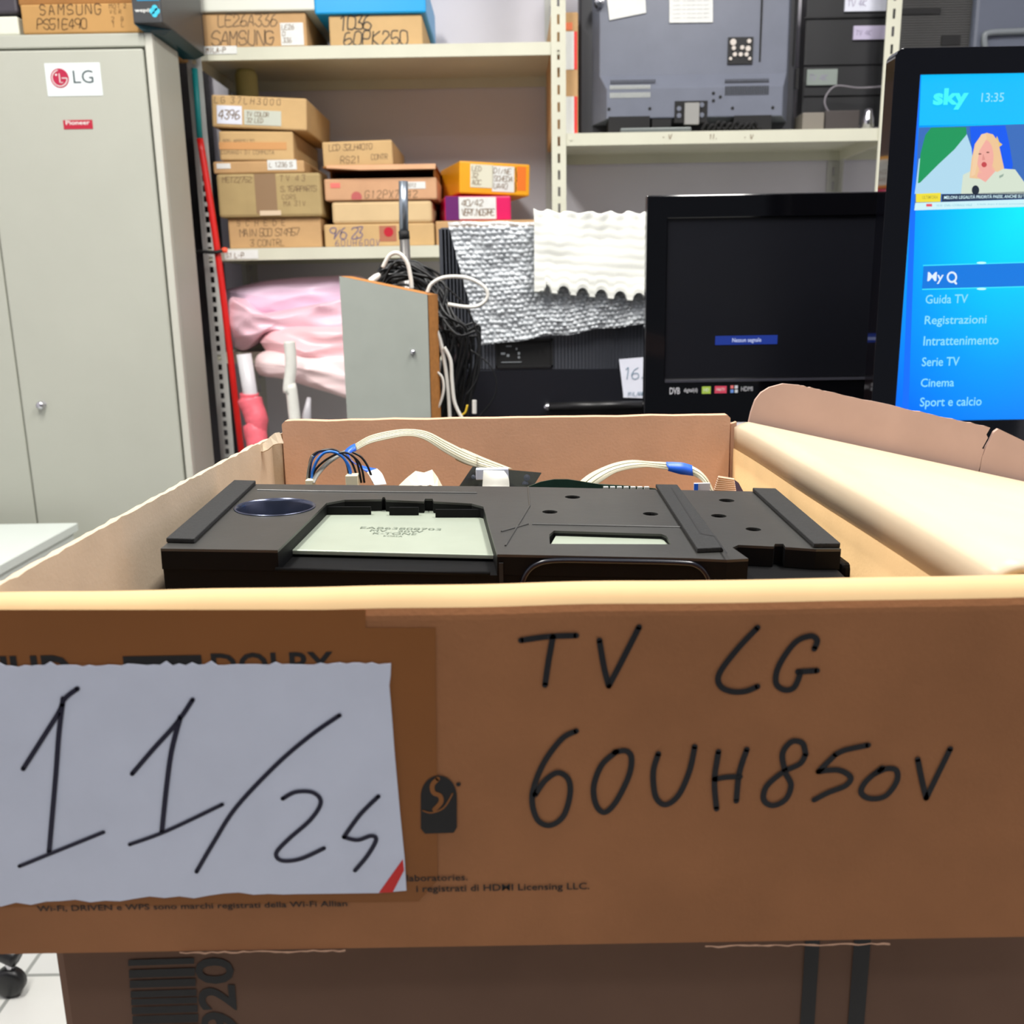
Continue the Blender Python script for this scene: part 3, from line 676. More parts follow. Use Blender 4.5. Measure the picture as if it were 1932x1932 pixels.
# steel tube stand
t = thing('steel_tube', 'upright steel tube with a black collar, standing behind the grey board', 'tube', (P(764, 490, 1.9).x, 1.9, BZ))
p0 = P(761, 342, 1.9); p1 = P(762, 440, 1.9); p2 = P(763, 448, 1.9)
obj('upper_tube', MB().tube([p0, p1], .0088, 16), mat('brushed steel', (150, 160, 170), .3, metal=.8), t, smooth=True)
obj('collar', MB().tube([p1-V((0, 0, -.004)), p2-V((0, 0, .003))], .0105, 16), BLKM, t, smooth=True)
obj('lower_tube', MB().tube([p2, V((p2.x+.004, 1.9, BZ))], .0098, 16), mat('dull steel', (122, 120, 118), .35, metal=.6), t, smooth=True)

# cable tangle
BC = mat('black cable sheath', (16, 18, 19), .35)
for i in range(34):
    u = i/33; rn = random.uniform
    Y = 1.76+rn(0, .1)
    xs = 712+rn(-8, 30); top = 500+rn(-12, 14)+u*26
    reach = 836+u*64+rn(-8, 8)
    pts = [P(xs, 520+rn(0, 30), Y), P(xs+18, top+4, Y-.01), P(xs+52, top+rn(-4, 6), Y), P(xs+96, top+34+rn(-6, 8), Y), P(reach-30, top+92+rn(-10, 10), Y-.02), P(reach, 640+rn(-22, 22), Y-.02), P(reach-6+rn(-16, 8), 720, Y-.02), P(reach-28+rn(-16, 12), 800+rn(0, 14), Y-.02)]
    for p_ in pts[2:6]: p_ += V((rn(-.009, .009), rn(-.01, .01), rn(-.009, .009)))
    pts[-1].z = max(pts[-1].z, BZ+.006)
    single('cable', MB().tube(smooth_pts(pts, 5), rn(.0022, .0036), 7), BC, 'black cable in the tangle draped beside the grey board', 'cable', 'black cables in the tangle', smooth=True)
WC = mat('white cable sheath', (222, 220, 212), .4)
GW = 'white cables'
for lab, pts, Y, r_ in (
    ('white cable arching over the top of the tangle', [(722, 505), (735, 482), (752, 478), (768, 495), (775, 525), (777, 545)], 1.73, .0036),
    ('white cable loop standing out right of the grey board', [(806, 552), (815, 535), (840, 523), (880, 524), (912, 540), (920, 560), (905, 576), (880, 579), (845, 574)], 1.70, .0032),
    ('white cable running straight down beside the chipboard edge', [(818, 612), (830, 640), (840, 690), (846, 740), (849, 792)], 1.715, .0034),
    ('white cable with a bent end near the bottom of the tangle', [(838, 655), (850, 680), (853, 720), (858, 760), (872, 790)], 1.71, .0032),
    ('thin white cable curling low beside the chipboard edge', [(822, 700), (834, 712), (837, 735), (830, 762), (822, 775)], 1.71, .0024)):
    q = [P(x, y, Y) for x, y in pts]
    single('cable', MB().tube(smooth_pts(q, 6), r_, 8), WC, lab, 'cable', GW, smooth=True)
single('cable', MB().tube(smooth_pts([P(x, y, 1.72) for x, y in ((840, 540), (880, 580), (903, 640), (905, 690), (898, 720), (880, 745))], 6), .0017, 7), BC, 'thin black cable bowing farthest right of the tangle', 'cable', smooth=True)
single('cable', MB().tube(smooth_pts([P(x, y, 1.73) for x, y in ((888, 660), (920, 685), (936, 715), (932, 750), (905, 785), (890, 800))], 6), .0013, 7), BC, 'very thin black wire curving in front of the wrapped television', 'cable', smooth=True)
t = thing('plug', 'white cable plug lying at the top of the tangle', 'plug', P(706, 526, 1.72))
p0, p1 = P(698, 532, 1.72), P(716, 518, 1.73); obj('plug_body', MB().tube([p0, p0.lerp(p1, .6), p1], [.006, .006, .004], 10), WC, t)
single('connector', MB().tube([P(895, 755, 1.71), P(895, 780, 1.71)], .004, 8), WC, 'small white connector hanging low at the right of the tangle', 'connector')
single('wire', MB().tube(smooth_pts([P(882, 764, 1.71), P(878, 778, 1.71), P(872, 783, 1.712), P(868, 792, 1.712)]), .0018, 6), mat('yellow wire', (226, 190, 50), .4), 'yellow wire end at the foot of the tangle', 'wire', smooth=True)

# ------------------------------------------------------------------ wrapped black television leaning behind
t = thing('television', 'black television back wrapped in bubble wrap, between the cables and the small screen', 'television', (.1, 2.03, BZ))
TYb = 2.0
xa = P(832, 500, TYb).x; xb = P(1300, 600, TYb).x; zt = P(900, 428, TYb).z
obj('back_cover', MB().box(xa, xb, TYb, TYb+.05, BZ, zt), mat('black ribbed cover', (52, 55, 62), .4), t, bev=.004)
mb = MB(); fr = FX((0, TYb, 0))
for i in range(70):
    x = 836+i*6.6; q = pxr(fr, x, 432, x+2.2, 696, TYb); slab(mb, fr, *q, -.001, .0014)
obj('rib', mb, mat('black ribs', (72, 75, 82), .35), t)
obj('lower_cover', MB().box(xa+.01, xb, TYb-.006, TYb+.001, BZ+.002, P(1000, 698, TYb).z), mat('navy black plastic', (16, 18, 26), .4), t)
q = pxr(fr, 936, 638, 1043, 694, TYb); mb = MB()
slab(mb, fr, q[0], q[1], q[2], q[1]+.004, 0, .005); slab(mb, fr, q[0], q[3]-.005, q[2], q[3], 0, .005); slab(mb, fr, q[0], q[1], q[0]+.003, q[3], 0, .005); slab(mb, fr, q[2]-.004, q[1], q[2], q[3], 0, .005)
slab(mb, fr, *q, -.001, .0018); rec = obj('recess', mb, BLKM, t)
mb = MB(); fr2 = Fr(fr.at(0, 0, .003), fr.u, fr.v); PRW = mat('pale print', (150, 156, 160), .5)
for (x, y, w_, h) in ((945, 665, 8, 4), (956, 668, 5, 5), (973, 656, 3, 4), (977, 664, 4, 5), (977, 672, 4, 4), (946, 682, 38, 2), (955, 652, 10, 2)):
    a = pxr(fr2, x, y, x+w_, y+h, TYb); rect(mb, fr2, *a)
obj('printed_marks', mb, PRW, rec)
mb = MB().prism([[P(x, y, TYb-.008) for x, y in ((1168, 678), (1240, 672), (1240, 752), (1176, 750), (1176, 744))]], (0, .002, 0)); nt_ = obj('paper_note', mb, PAPER, t)
mb = MB(); fr2 = FX((0, TYb-.0085, 0)); a = pxr(fr2, 1176, 692, 1220, 714, TYb); scribble(mb, fr2, '16.9', a[0], a[1], .022, .0016); a = pxr(fr2, 1184, 738, 1226, 746, TYb); scribble(mb, fr2, 'MILANO', a[0], a[1], .008, .001)
obj('handwriting', mb, mat('blue grey ink', (110, 140, 160), .6), nt_)
k1, k2 = P(1036, 768, TYb-.02), P(1240, 764, TYb-.02)
obj('lower_bar', MB().tube([k1, k2], .0095, 14), BLK, t, smooth=True)
obj('knob', MB().lathe(P(1033, 768, TYb-.02), [(0, -.009), (.006, -.006), (.0085, 0), (.006, .006), (0, .009)], 16, V((1, 0, 0))), CHROME, t, smooth=True)

# bubble wrap
def bubble_mat():
    M = bpy.data.materials.new('bubble wrap film'); M.use_nodes = True; nt = M.node_tree; b = nt.nodes['Principled BSDF']
    b.inputs['Base Color'].default_value = rgb(226, 232, 236); b.inputs['Roughness'].default_value = .14; b.inputs['Specular IOR Level'].default_value = .9
    tr = nt.nodes.new('ShaderNodeBsdfTransparent'); mx = nt.nodes.new('ShaderNodeMixShader'); mx.inputs[0].default_value = .74
    out = nt.nodes['Material Output']; nt.links.new(tr.outputs[0], mx.inputs[1]); nt.links.new(b.outputs[0], mx.inputs[2]); nt.links.new(mx.outputs[0], out.inputs[0])
    return M
Yb = TYb-.018
c00, c10, c01, c11 = P(845, 419, Yb), P(1250, 417, Yb), P(906, 652, Yb), P(1250, 606, Yb)
BW, BH = 36, 26
def bub(u, v):
    p = c00.lerp(c10, u).lerp(c01.lerp(c11, u), v)
    gx = u*BW; gy = v*BH; row = int(gy); gx += .5*(row % 2)
    hs = lambda k: (math.sin(math.floor(gx)*12.9898*k+row*78.233)*43758.5) % 1
    dx = gx-math.floor(gx)-.5+(hs(1)-.5)*.4; dy = gy-row-.5+(hs(2)-.5)*.4; r = math.hypot(dx, dy*1.05)/.46
    h = math.sqrt(max(0, 1-r*r))*(.0012+.0075*((math.sin(math.floor(gx)*127.1+row*311.7)*43758.5) % 1))
    wv = noise.noise(V((u*5, v*4, 2)))*.008
    return p+V((noise.noise(V((v*9, u*3, 1)))*.003, -h-wv-.004, noise.noise(V((u*7, v*2, 5)))*.004))
single('bubble_wrap', MB().grid(bub, BW*7, BH*7), bubble_mat(), 'sheet of clear bubble wrap hanging over the black television', 'bubble wrap', smooth=True)
# white foam sheet
Yf = Yb-.024
def foam(u, v):
    x = 1008+u*240
    ph = (x-1046)/35.5; fr_ = ph-math.floor(ph)-.5
    yb0 = 551+u*22; yb = -16*math.sqrt(max(0, 1-(fr_/.33)**2))*(1 if x > 1028 else .2)
    ytop = 395+7*(1-math.exp(-u*8))*1+2.5*math.sin(u*40)
    y = ytop+(yb0-ytop)*v+yb*v**5
    h = .0003*math.sin(v*math.pi*2*9)+.0022*math.sin(u*50+v*6)*math.exp(-v*9)+noise.noise(V((u*3, v*3, 4)))*.004
    return P(x, y, Yf)+V((0, -h-.012*(1-u)**3*0, 0))
single('foam_sheet', MB().grid(foam, 170, 80), mat('white foam', (238, 240, 232), .7), 'white ridged foam sheet with scalloped lower edge, on the bubble wrap', 'foam sheet', smooth=True, sol=.012)

# ------------------------------------------------------------------ small black television showing no signal
t = thing('small_television', 'black flat television showing a small blue no signal bar', 'television', (.43, 1.62, BZ))
Ym = 1.6
x0 = P(1219, 500, Ym).x; x1 = .68; zt = 1.342; zb = P(1222, 800, Ym).z
sx0 = P(1258, 560, Ym).x; sx1 = P(1645, 560, Ym).x+.03; sz1 = P(1440, 410, Ym).z; sz0 = P(1440, 712, Ym).z
fr = FX((0, Ym, 0))
mb = MB().prism([[V((x0, Ym, zb)), V((x1, Ym, zb)), V((x1, Ym, zt)), V((x0, Ym, zt))], [V((sx0, Ym, sz0)), V((sx1, Ym, sz0)), V((sx1, Ym, sz1)), V((sx0, Ym, sz1))]], (0, .02, 0)); obj('bezel', mb, GLOSS, t, bev=.002)
obj('back_cover', MB().box(x0+.01, x1-.01, Ym+.0205, Ym+.07, zb+.01, zt-.01), BLK, t, bev=.01)
scr = obj('screen', MB().box(sx0, sx1, Ym+.004, Ym+.0204, sz0, sz1), mat('dark lcd glass', (17, 18, 24), .3, spec=.5), t)
f2 = FX((0, Ym+.004, 0)); q = pxr(f2, 1349, 632, 1467, 651, Ym+.004); mb = MB(); rect(mb, f2, *q, .0006); obj('message_bar', mb, mat('osd blue', (22, 54, 150), .5, emit=.55), scr)
mb = MB(); f3 = Fr(f2.at(0, 0, .0008), f2.u, f2.v); q = pxr(f2, 1381, 637, 1436, 648, Ym+.004); printed(mb, f3, 'Nessun segnale', q[0], q[1], q[2]-q[0], q[3]-q[1], bold=.01); obj('message_text', mb, mat('osd white', (190, 200, 235), .5, emit=.7), scr)
q = pxr(fr, 1256, 714, 1640, 720, Ym); mb = MB(); slab(mb, fr, sx0, sz0-.006, sx1, sz0-.002, 0, .0015); obj('trim_line', mb, mat('satin grey trim', (60, 60, 68), .3), t)
mb = MB(); q = pxr(fr, 1263, 731, 1283, 744, Ym); printed(mb, fr, 'DVB', q[0], q[1], q[2]-q[0], q[3]-q[1], bold=.02); q = pxr(fr, 1290, 732, 1316, 742, Ym); printed(mb, fr, 'digital(d)', q[0], q[1], q[2]-q[0], q[3]-q[1], bold=.01)
q = pxr(fr, 1398, 729, 1420, 738, Ym); printed(mb, fr, 'HDMI', q[0], q[1], q[2]-q[0], q[3]-q[1]); obj('logo_print', mb, mat('logo white', (200, 200, 205), .5), t)
for (a, b, c, d), m_, tx in (((1324, 729, 1341, 743), mat('sticker green', (170, 200, 80), .5), 'HD'), ((1348, 728, 1371, 742), mat('sticker rose', (214, 70, 96), .5), 'HbbTV')):
    q = pxr(fr, a, b, c, d, Ym); mb = MB(); rect(mb, fr, *q); st = obj('logo_sticker', mb, m_, t); mb = MB(); f3 = Fr(fr.at(0, 0, .0005), fr.u, fr.v); printed(mb, f3, tx, q[0]+.003, q[1]+.004, q[2]-q[0]-.006, (q[3]-q[1])*.4); obj('lettering', mb, PAPER2, st)
for i, c in enumerate(((226, 120, 120), (214, 214, 220), (110, 150, 220), (206, 210, 214))):
    a = 1378+(i % 2)*8; b = 727+(i//2)*8; q = pxr(fr, a, b, a+6, b+6, Ym); mb = MB(); rect(mb, fr, *q); obj('colour_square', mb, mat('dot%d' % i, c, .5), t)
xm = (x0+x1)/2
obj('stand_neck', MB().box(xm-.04, xm+.04, Ym+.03, Ym+.06, BZ+.012, zb+.03), BLK, t); obj('stand_base', MB().box(xm-.14, xm+.14, Ym-.04, Ym+.13, BZ, BZ+.014), BLK, t, bev=.004)

# ------------------------------------------------------------------ bright television with a menu
t = thing('bright_television', 'glossy black television lit with a bright blue menu at the right edge', 'television', (.95, 1.3, BZ))
Yt = 1.3; x0 = .493; x1 = 1.36; zt = 1.487; zb = .955
sx0 = P(1712, 470, Yt).x; sx1 = 1.32; sz1 = P(1830, 139, Yt).z; sz0 = P(1830, 793, Yt).z
# outer outline with rounded top corners
def rr(x0, x1, z0, z1, r, Y, n=8):
    pts = []
    for cx, cz, a0 in ((x1-r, z1-r, 0), (x0+r, z1-r, 90), (x0+r, z0+r, 180), (x1-r, z0+r, 270)):
        for k in range(n+1):
            a = math.radians(a0+90*k/n); pts.append(V((cx+r*math.cos(a), Y, cz+r*math.sin(a))))
    return pts
mb = MB().prism([rr(x0, x1, zb, zt, .012, Yt), [V((sx0, Yt, sz0)), V((sx1, Yt, sz0)), V((sx1, Yt, sz1)), V((sx0, Yt, sz1))]], (0, .03, 0)); obj('bezel', mb, mat('piano black', (6, 6, 12), .06, spec=.7, coat=.5), t, bev=.004)
obj('back_cover', MB().box(x0+.02, x1-.02, Yt+.0305, Yt+.09, zb+.02, zt-.02), BLK, t, bev=.01)
def screen_mat():
    M = bpy.data.materials.new('menu background'); M.use_nodes = True; nt = M.node_tree; b = nt.nodes['Principled BSDF']
    b.inputs['Base Color'].default_value = (.0, .0, .0, 1); b.inputs['Roughness'].default_value = .25
    tc = nt.nodes.new('ShaderNodeTexCoord'); mp = nt.nodes.new('ShaderNodeMapping'); mp.vector_type = 'POINT'
    c = P(1925, 400, Yt)-LOC[t]
    mp.inputs['Location'].default_value = (-c.x, -c.y, -c.z)
    mp2 = nt.nodes.new('ShaderNodeMapping'); mp2.inputs['Scale'].default_value = (4.6, 1, 3.2)
    gr = nt.nodes.new('ShaderNodeTexGradient'); gr.gradient_type = 'SPHERICAL'
    cr = nt.nodes.new('ShaderNodeValToRGB'); e = cr.color_ramp.elements
    e[0].position = 0; e[0].color = rgb(0, 116, 255); e[1].position = 1; e[1].color = rgb(0, 236, 255)
    x = e.new(.35); x.color = rgb(0, 160, 255)
    nt.links.new(tc.outputs['Object'], mp.inputs['Vector']); nt.links.new(mp.outputs[0], mp2.inputs['Vector']); nt.links.new(mp2.outputs[0], gr.inputs['Vector']); nt.links.new(gr.outputs['Fac'], cr.inputs['Fac'])
    nt.links.new(cr.outputs['Color'], b.inputs['Emission Color']); b.inputs['Emission Strength'].default_value = EM
    return M
EM = .68
scr = obj('screen', MB().box(sx0, sx1, Yt+.004, Yt+.0304, sz0, sz1), screen_mat(), t)
f = FX((0, Yt+.004, 0))
def em(name, c, k=1.0): return mat(name, c, .4, emit=EM*k)
def pic(name, pts, m_, lay):
    mb = MB(); mb.flat([P(x, y, Yt+.004)-V((0, .0004+lay*.0003, 0)) for x, y in pts]); return obj(name, mb, m_, scr)
def prt(mb, tx, x0, y0, x1, y1, lay=1, bold=.008):
    q = pxr(f, x0, y0, x1, y1, Yt+.004); printed(mb, f, tx, q[0], q[1], q[2]-q[0], q[3]-q[1], bold=bold, hgt=.0006+lay*.0003)
pic('left_band', [(1727, 141), (1736, 141), (1713, 794), (1701, 794)], em('band blue', (0, 110, 255)), 0)
pic('menu_header', [(1738, 142), (2000, 134), (2000, 230), (1734, 237)], em('header cyan', (0, 190, 255)), 0)
np_ = pic('news_picture', [(1733, 241), (2000, 232), (2000, 388), (1724, 397)], em('picture backdrop', (56, 108, 186)), 1)
ELL = lambda cx, cy, rx, ry, a0=0, a1=360, n=28: [(cx+rx*math.cos(math.radians(a0+(a1-a0)*i/n)), cy+ry*math.sin(math.radians(a0+(a1-a0)*i/n))) for i in range(n+(a1-a0 < 360))]
pic('white_flag', [(1733, 300), (1823, 252), (1836, 290), (1838, 366), (1725, 366), (1727, 352)], em('flag pale', (176, 216, 236)), 2)
pic('green_flag', [(1756, 241), (1822, 240), (1823, 254), (1800, 282), (1770, 310), (1735, 345), (1731, 346), (1736, 290), (1745, 255)], em('flag green', (20, 150, 90)), 3)
pic('blue_flag', [(1829, 239), (1896, 237), (1904, 275), (1910, 312), (1905, 330), (1850, 330), (1834, 300)], em('flag blue', (0, 90, 240)), 3)
pic('hair', [(1848, 258), (1860, 251), (1872, 254), (1882, 268), (1888, 295), (1893, 318), (1880, 325), (1868, 318), (1848, 338), (1828, 336), (1832, 300), (1838, 272)], em('blond hair', (236, 196, 150)), 5)
pic('face', ELL(1857, 296, 16, 32), em('face skin', (240, 172, 160)), 6)
pic('hair_fringe', [(1850, 254), (1858, 252), (1860, 262), (1846, 285), (1842, 310), (1838, 330), (1830, 334), (1834, 300), (1840, 270)], em('blond lock', (240, 204, 164)), 7)
pic('mouth', ELL(1855, 311, 5, 5), em('mouth red', (196, 70, 76)), 7)
pic('eye', ELL(1847, 291, 3, 1.4), em('eye brown', (130, 84, 76)), 7); pic('eye', ELL(1862, 288, 3, 1.4), em('eye brown', (130, 84, 76)), 7); pic('nose', [(1853, 290), (1857, 302), (1851, 303)], em('nose shade', (220, 148, 138)), 7)
pic('jacket', [(1812, 366), (1816, 330), (1832, 322), (1846, 330), (1856, 338), (1884, 318), (1914, 320), (1932, 345), (1932, 366)], em('cream jacket', (212, 224, 206)), 4)
pic('neck', [(1846, 318), (1872, 314), (1878, 322), (1858, 344), (1842, 334)], em('face skin', (240, 172, 160)), 5)
pic('lapel', [(1884, 332), (1893, 328), (1891, 333), (1884, 337)], em('lapel shade', (150, 170, 156)), 5)
pic('gold_star', [(1880, 257), (1884, 268), (1890, 273), (1884, 278), (1879, 279), (1876, 268)], em('gold star', (226, 196, 110)), 4)
pic('microphone', ELL(1839, 359, 7, 9), em('microphone black', (20, 34, 52)), 6)
pic('headline_bar', [(1776, 367), (2000, 359), (2000, 373), (1776, 381)], em('bar navy', (30, 52, 84)), 4)
pic('headline_tag', [(1727, 366), (1774, 364), (1773, 381), (1727, 382)], em('tag yellow', (238, 222, 60)), 5)
pic('ticker', [(1726, 383), (2000, 374), (2000, 388), (1724, 397)], em('ticker pale', (206, 240, 246)), 4)
mb = MB(); prt(mb, 'sky', 1758, 166, 1828, 208, 3, .045); obj('channel_logo', mb, em('logo aqua', (70, 244, 246)), scr)
mb = MB(); prt(mb, 'MELONI: LEGALITÀ PRIORITÀ PAESE, ANCHE SU TE', 1779, 366, 1936, 377, 8, .012); mb2 = MB()
obj('headline_text', mb, em('text white', (220, 250, 255)), scr)
prt(mb2, 'ULTIM\'ORA', 1738, 369, 1768, 376, 8); obj('tag_text', mb2, em('tag ink', (170, 160, 60)), scr)
mb = MB(); prt(mb, '10:35  CNN. I CORALLI VALE', 1765, 385, 1832, 390, 8); prt(mb, 'L\'italia dopo il lavoro annunciata', 1842, 383, 1930, 388, 8); obj('ticker_text', mb, em('ticker ink', (130, 196, 216)), scr)
pic('ticker_mark', [(1746, 385), (1757, 385), (1757, 390), (1746, 390)], em('ticker red', (230, 80, 100)), 7)
mb = MB(); prt(mb, '13:35', 1850, 175, 1894, 193, 3)
for tx, x0_, y0_, x1_, y1_ in (('Guida TV', 1745, 555, 1826, 573), ('Registrazioni', 1743, 594, 1861, 617), ('Intrattenimento', 1741, 632, 1884, 652), ('Serie TV', 1738, 673, 1810, 691), ('Cinema', 1736, 713, 1800, 730), ('Sport e calcio', 1734, 748, 1852, 772)):
    prt(mb, tx, x0_, y0_, x1_, y1_, 3)
obj('menu_text', mb, em('menu pale cyan', (140, 224, 255)), scr)
pic('menu_bar', [(1742, 502), (2000, 494), (2000, 538), (1739, 545)], em('menu blue', (0, 120, 224)), 1)
pic('menu_bar_edge', [(1741, 500), (2000, 492), (2000, 494), (1741, 502)], em('edge cyan', (60, 230, 255)), 2)
pic('menu_bar_edge', [(1739, 545), (2000, 538), (2000, 540), (1739, 547)], em('edge cyan', (60, 230, 255)), 2)
for y in (496, 545): pic('highlight', ELL(1851, y, 9, 2.2), em('highlight white', (190, 255, 255)), 3)
mb = MB(); prt(mb, 'My', 1748, 513, 1780, 536, 4, .014); f9 = Fr(f.at(0, 0, .0018), f.u, f.v)
pc = [P(x, y, Yt+.002) for x, y in ELL(1796, 523, 8, 9)]; stroke(mb, pc+[pc[0]], .0024, V((0, -1, 0))); stroke(mb, [P(1800, 530, Yt+.002), P(1804, 535, Yt+.002)], .0026, V((0, -1, 0)), False)
obj('menu_heading', mb, em('heading white', (226, 240, 255)), scr)
xm = (x0+x1)/2
obj('stand_neck', MB().box(xm-.05, xm+.05, Yt+.03, Yt+.07, BZ+.012, zb+.05), BLK, t); obj('stand_base', MB().box(xm-.2, xm+.2, Yt-.08, Yt+.16, BZ, BZ+.014), BLK, t, bev=.004)

# ------------------------------------------------------------------ tall carton underneath
LZ = .89
LXA = P(107, 1870, .432).x; LXB = .3
t = thing('tall_carton', 'tall brown carton printed with a large bar code, under the open carton', 'carton', (0, .65, 0))
LF = .432
obj('body', MB().box(LXA, LXB, LF, .93, 0, LZ-.001), mat('shaded lower kraft', (120, 90, 72), .75, var=.08, scale=14, spec=.2), t, bev=.006)  # same cardboard, darkened to put the overhang's shade into its colour
fr = FX((0, LF, 0)); mb = MB()
for (y0, y1) in ((1806, 1817), (1825, 1840), (1845, 1859), (1865, 1877), (1880, 1891), (1895, 1908), (1912, 1927), (1931, 1943), (1948, 1958), (1964, 1980), (1985, 1996), (2002, 2016)):
    o_ = (y0-1795)*.075
    mb.add([P(242+o_, y0+4, LF)-V((0, .0006, 0)), P(242+o_, y1+4, LF)-V((0, .0006, 0)), P(366+o_, y1, LF)-V((0, .0006, 0)), P(366+o_, y0, LF)-V((0, .0006, 0))], [(0, 1, 2, 3)])
obj('bar_code', mb, PRINT, t)
mb = MB(); ft = Fr((P(457, 1986, LF).x, LF, P(457, 1986, LF).z), V((0, 0, 1)), V((-1, 0, 0)))
hh = (P(458, 1850, LF)-P(385, 1850, LF)).length
printed(mb, ft, '1920', 0, .0, (P(457, 1806, LF)-P(457, 1986, LF)).length, hh, bold=.02); obj('printed_number', mb, PRINT, t)
mb = MB()
for (a, b) in ((1514, 1541), (1605, 1636)):
    xa, xb = P(a, 1850, LF).x, P(b, 1850, LF).x; mb.add([(xa, LF-.0006, .3), (xb, LF-.0006, .3), (xb, LF-.0006, LZ-.006), (xa, LF-.0006, LZ-.006)], [(0, 1, 2, 3)])
obj('printed_stripe', mb, PRINT, t)

# ------------------------------------------------------------------ the open carton
BXL, BXR = -.262, .262; BF = .400; BI = .4235; BT = 1.070; BBK = .945
t = thing('open_carton', 'open brown carton holding a black speaker module, label and marker writing on its front', 'carton', (0, .65, LZ))
# front panel with rolled top
prof = [(BF, LZ+.002), (BF, BT-.012)]+[(BF+.0118-.0118*math.cos(math.radians(a)), BT-.0118+.0118*math.sin(math.radians(a))) for a in range(10, 171, 16)]+[(BI, BT-.012), (BI, LZ+.004)]
mb = MB(); n = len(prof); N = 60
for i in range(N+1):
    u = i/N; x = BXL+(BXR-BXL)*u
    for (y, z) in prof:
        dy = 0; dz = 0
        if z > BT-.03: dz = noise.noise(V((x*14, 0, 3)))*.0012
        if y < BF+.001: dy = noise.noise(V((x*7, z*9, 1)))*.0008
        mb.v.append(V((x, y+dy*0, z+dz)))
for i in range(N):
    for j in list(range(3))+[n-2]: mb.f.append((i*n+j, i*n+j+1, (i+1)*n+j+1, (i+1)*n+j))
front = obj('front_panel', mb, KRAFT, t)
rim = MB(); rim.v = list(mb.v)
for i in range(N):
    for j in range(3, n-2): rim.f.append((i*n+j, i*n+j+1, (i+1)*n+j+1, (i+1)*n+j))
obj('rolled_rim', rim, mat('lit pale fold', (206, 174, 128), .75, var=.06, scale=14, spec=.2), t, smooth=True)  # same kraft; the paler colour stands in for light on the fold
obj('bottom_panel', MB().box(-.242, .225, BI, BBK, LZ, LZ+.004), KIN, t)
# left wall: ragged top edge
L0 = P(0, 1104, .425); L1 = P(512, 824, .93)
mb = MB(); n = 60
def lw(u):
    p = L0.lerp(L1, u); d = noise.noise(V((u*40, 0, 0)))*.0012+noise.noise(V((u*160, 2, 0)))*.0008
    if u > .9: d += noise.noise(V((u*300, 5, 0)))*.003-.001
    return V((p.x-.0015*math.sin(u*3.14), p.y, p.z+d))
A = [lw(i/n) for i in range(n+1)]
A.insert(0, V((A[0].x, BI+.0005, A[0].z-.001)))
th = V((-.007, 0, -.0015))
loop = []
o = 0
for p in A: mb.v += [p, p+th, V((p.x-.007, p.y, LZ+.0045)), V((p.x, p.y, LZ+.0045))]
for i in range(len(A)-1):
    for k in range(4): mb.f.append((4*i+k, 4*i+(k+1) % 4, 4*i+4+(k+1) % 4, 4*i+4+k))
mb.f.append((0, 1, 2, 3)); e = 4*(len(A)-1); mb.f.append((e, e+1, e+2, e+3))
left = obj('left_panel', mb, KGREY, t)
# back left corner tab
mb = MB().prism([[P(512, 834, .93), P(520, 822, .931), P(531, 818, .932), V((P(531, 900, .932).x, .932, LZ+.005)), V((P(513, 900, .93).x, .93, LZ+.005))]], (0, .008, 0)); obj('corner_tab', mb, KGREY, t)
# torn paper curl on the corner
mb = MB(); A = []; B = []
for i in range(9):
    u = i/8; A.append(P(452+u*70, 854-u*33-5*math.sin(u*9), .9)+V((.004, -.004, .002))); B.append(P(456+u*70, 862-u*33+3*math.sin(u*14), .9)+V((.004+.003*u, -.010, -.001)))
mb.strip(A, B); obj('torn_edge', mb, KGREY, t, sol=.0012)
# back wall folded double
z1 = P(535, 795, .93).z; z2 = P(1375, 783, .93).z; xa = P(535, 850, .93).x; xb = P(1376, 850, .93).x
mb = MB(); n = 40
top = [V((xa+(xb-xa)*i/n, .93, z1+(z2-z1)*i/n+noise.noise(V((i*.35, 0, 0)))*.0012)) for i in range(n+1)]
loop = [V((xa, .93, LZ+.005))]+[top[0]-V((0, 0, .003))]+[top[0]+V((.003, 0, 0))]+top[1:-1]+[top[-1]-V((.003, 0, 0)), top[-1]-V((0, 0, .003)), V((xb, .93, LZ+.005))]
mb.prism([loop], (0, .013, 0)); obj('back_panel', mb, KPINK, t, bev=.0015)
mb = MB(); mb.prism([[P(1379, 800, .934), P(1390, 796, .934), V((P(1392, 900, .934).x, .934, LZ+.005)), V((P(1380, 900, .934).x, .934, LZ+.005))]], (0, .006, 0)); obj('corner_tab', mb, KPINK, t)
# right wall, with a soft crease rolling over into the lid, and the lid with its ear
H0 = P(1884, 1090, .42); H1 = P(1388, 808, .925)
LY_ = .93
O1 = P(1415, 799, LY_); O2 = P(1845, 892, LY_); O3 = P(1932, 928, LY_)
n = 40
def hinge(u):
    p = H0.lerp(H1, u); return V((p.x+.001*math.sin(u*9), p.y, p.z+.0015*math.sin(u*3.1)))
sl1 = (O2-O1); sl1 = sl1/sl1.x; sl2 = (O3-O2); sl2 = sl2/sl2.x
def lid_pt(u, s):      # s = distance outwards
    h = hinge(u); z = h.z+.004
    if s < .012: return V((h.x+s, h.y, h.z+.004*math.sin(s/.012*1.57)))
    d1 = s-.012; z += sl1.z*min(d1, .30)*(.92+.08*u) + (sl2.z*(d1-.30) if d1 > .30 else 0)
    return V((h.x+s, h.y, z))
mb = MB(); S = [0, .003, .006, .009, .012, .03, .06, .1, .15, .2, .25, .3, .34, .40, .46]
m_ = len(S)
for i in range(n+1):
    u = i/n
    h = hinge(u); mb.v.append(V((h.x+.002, h.y, LZ+.005))); mb.v.append(V((h.x+.0005, h.y, h.z-.02)))
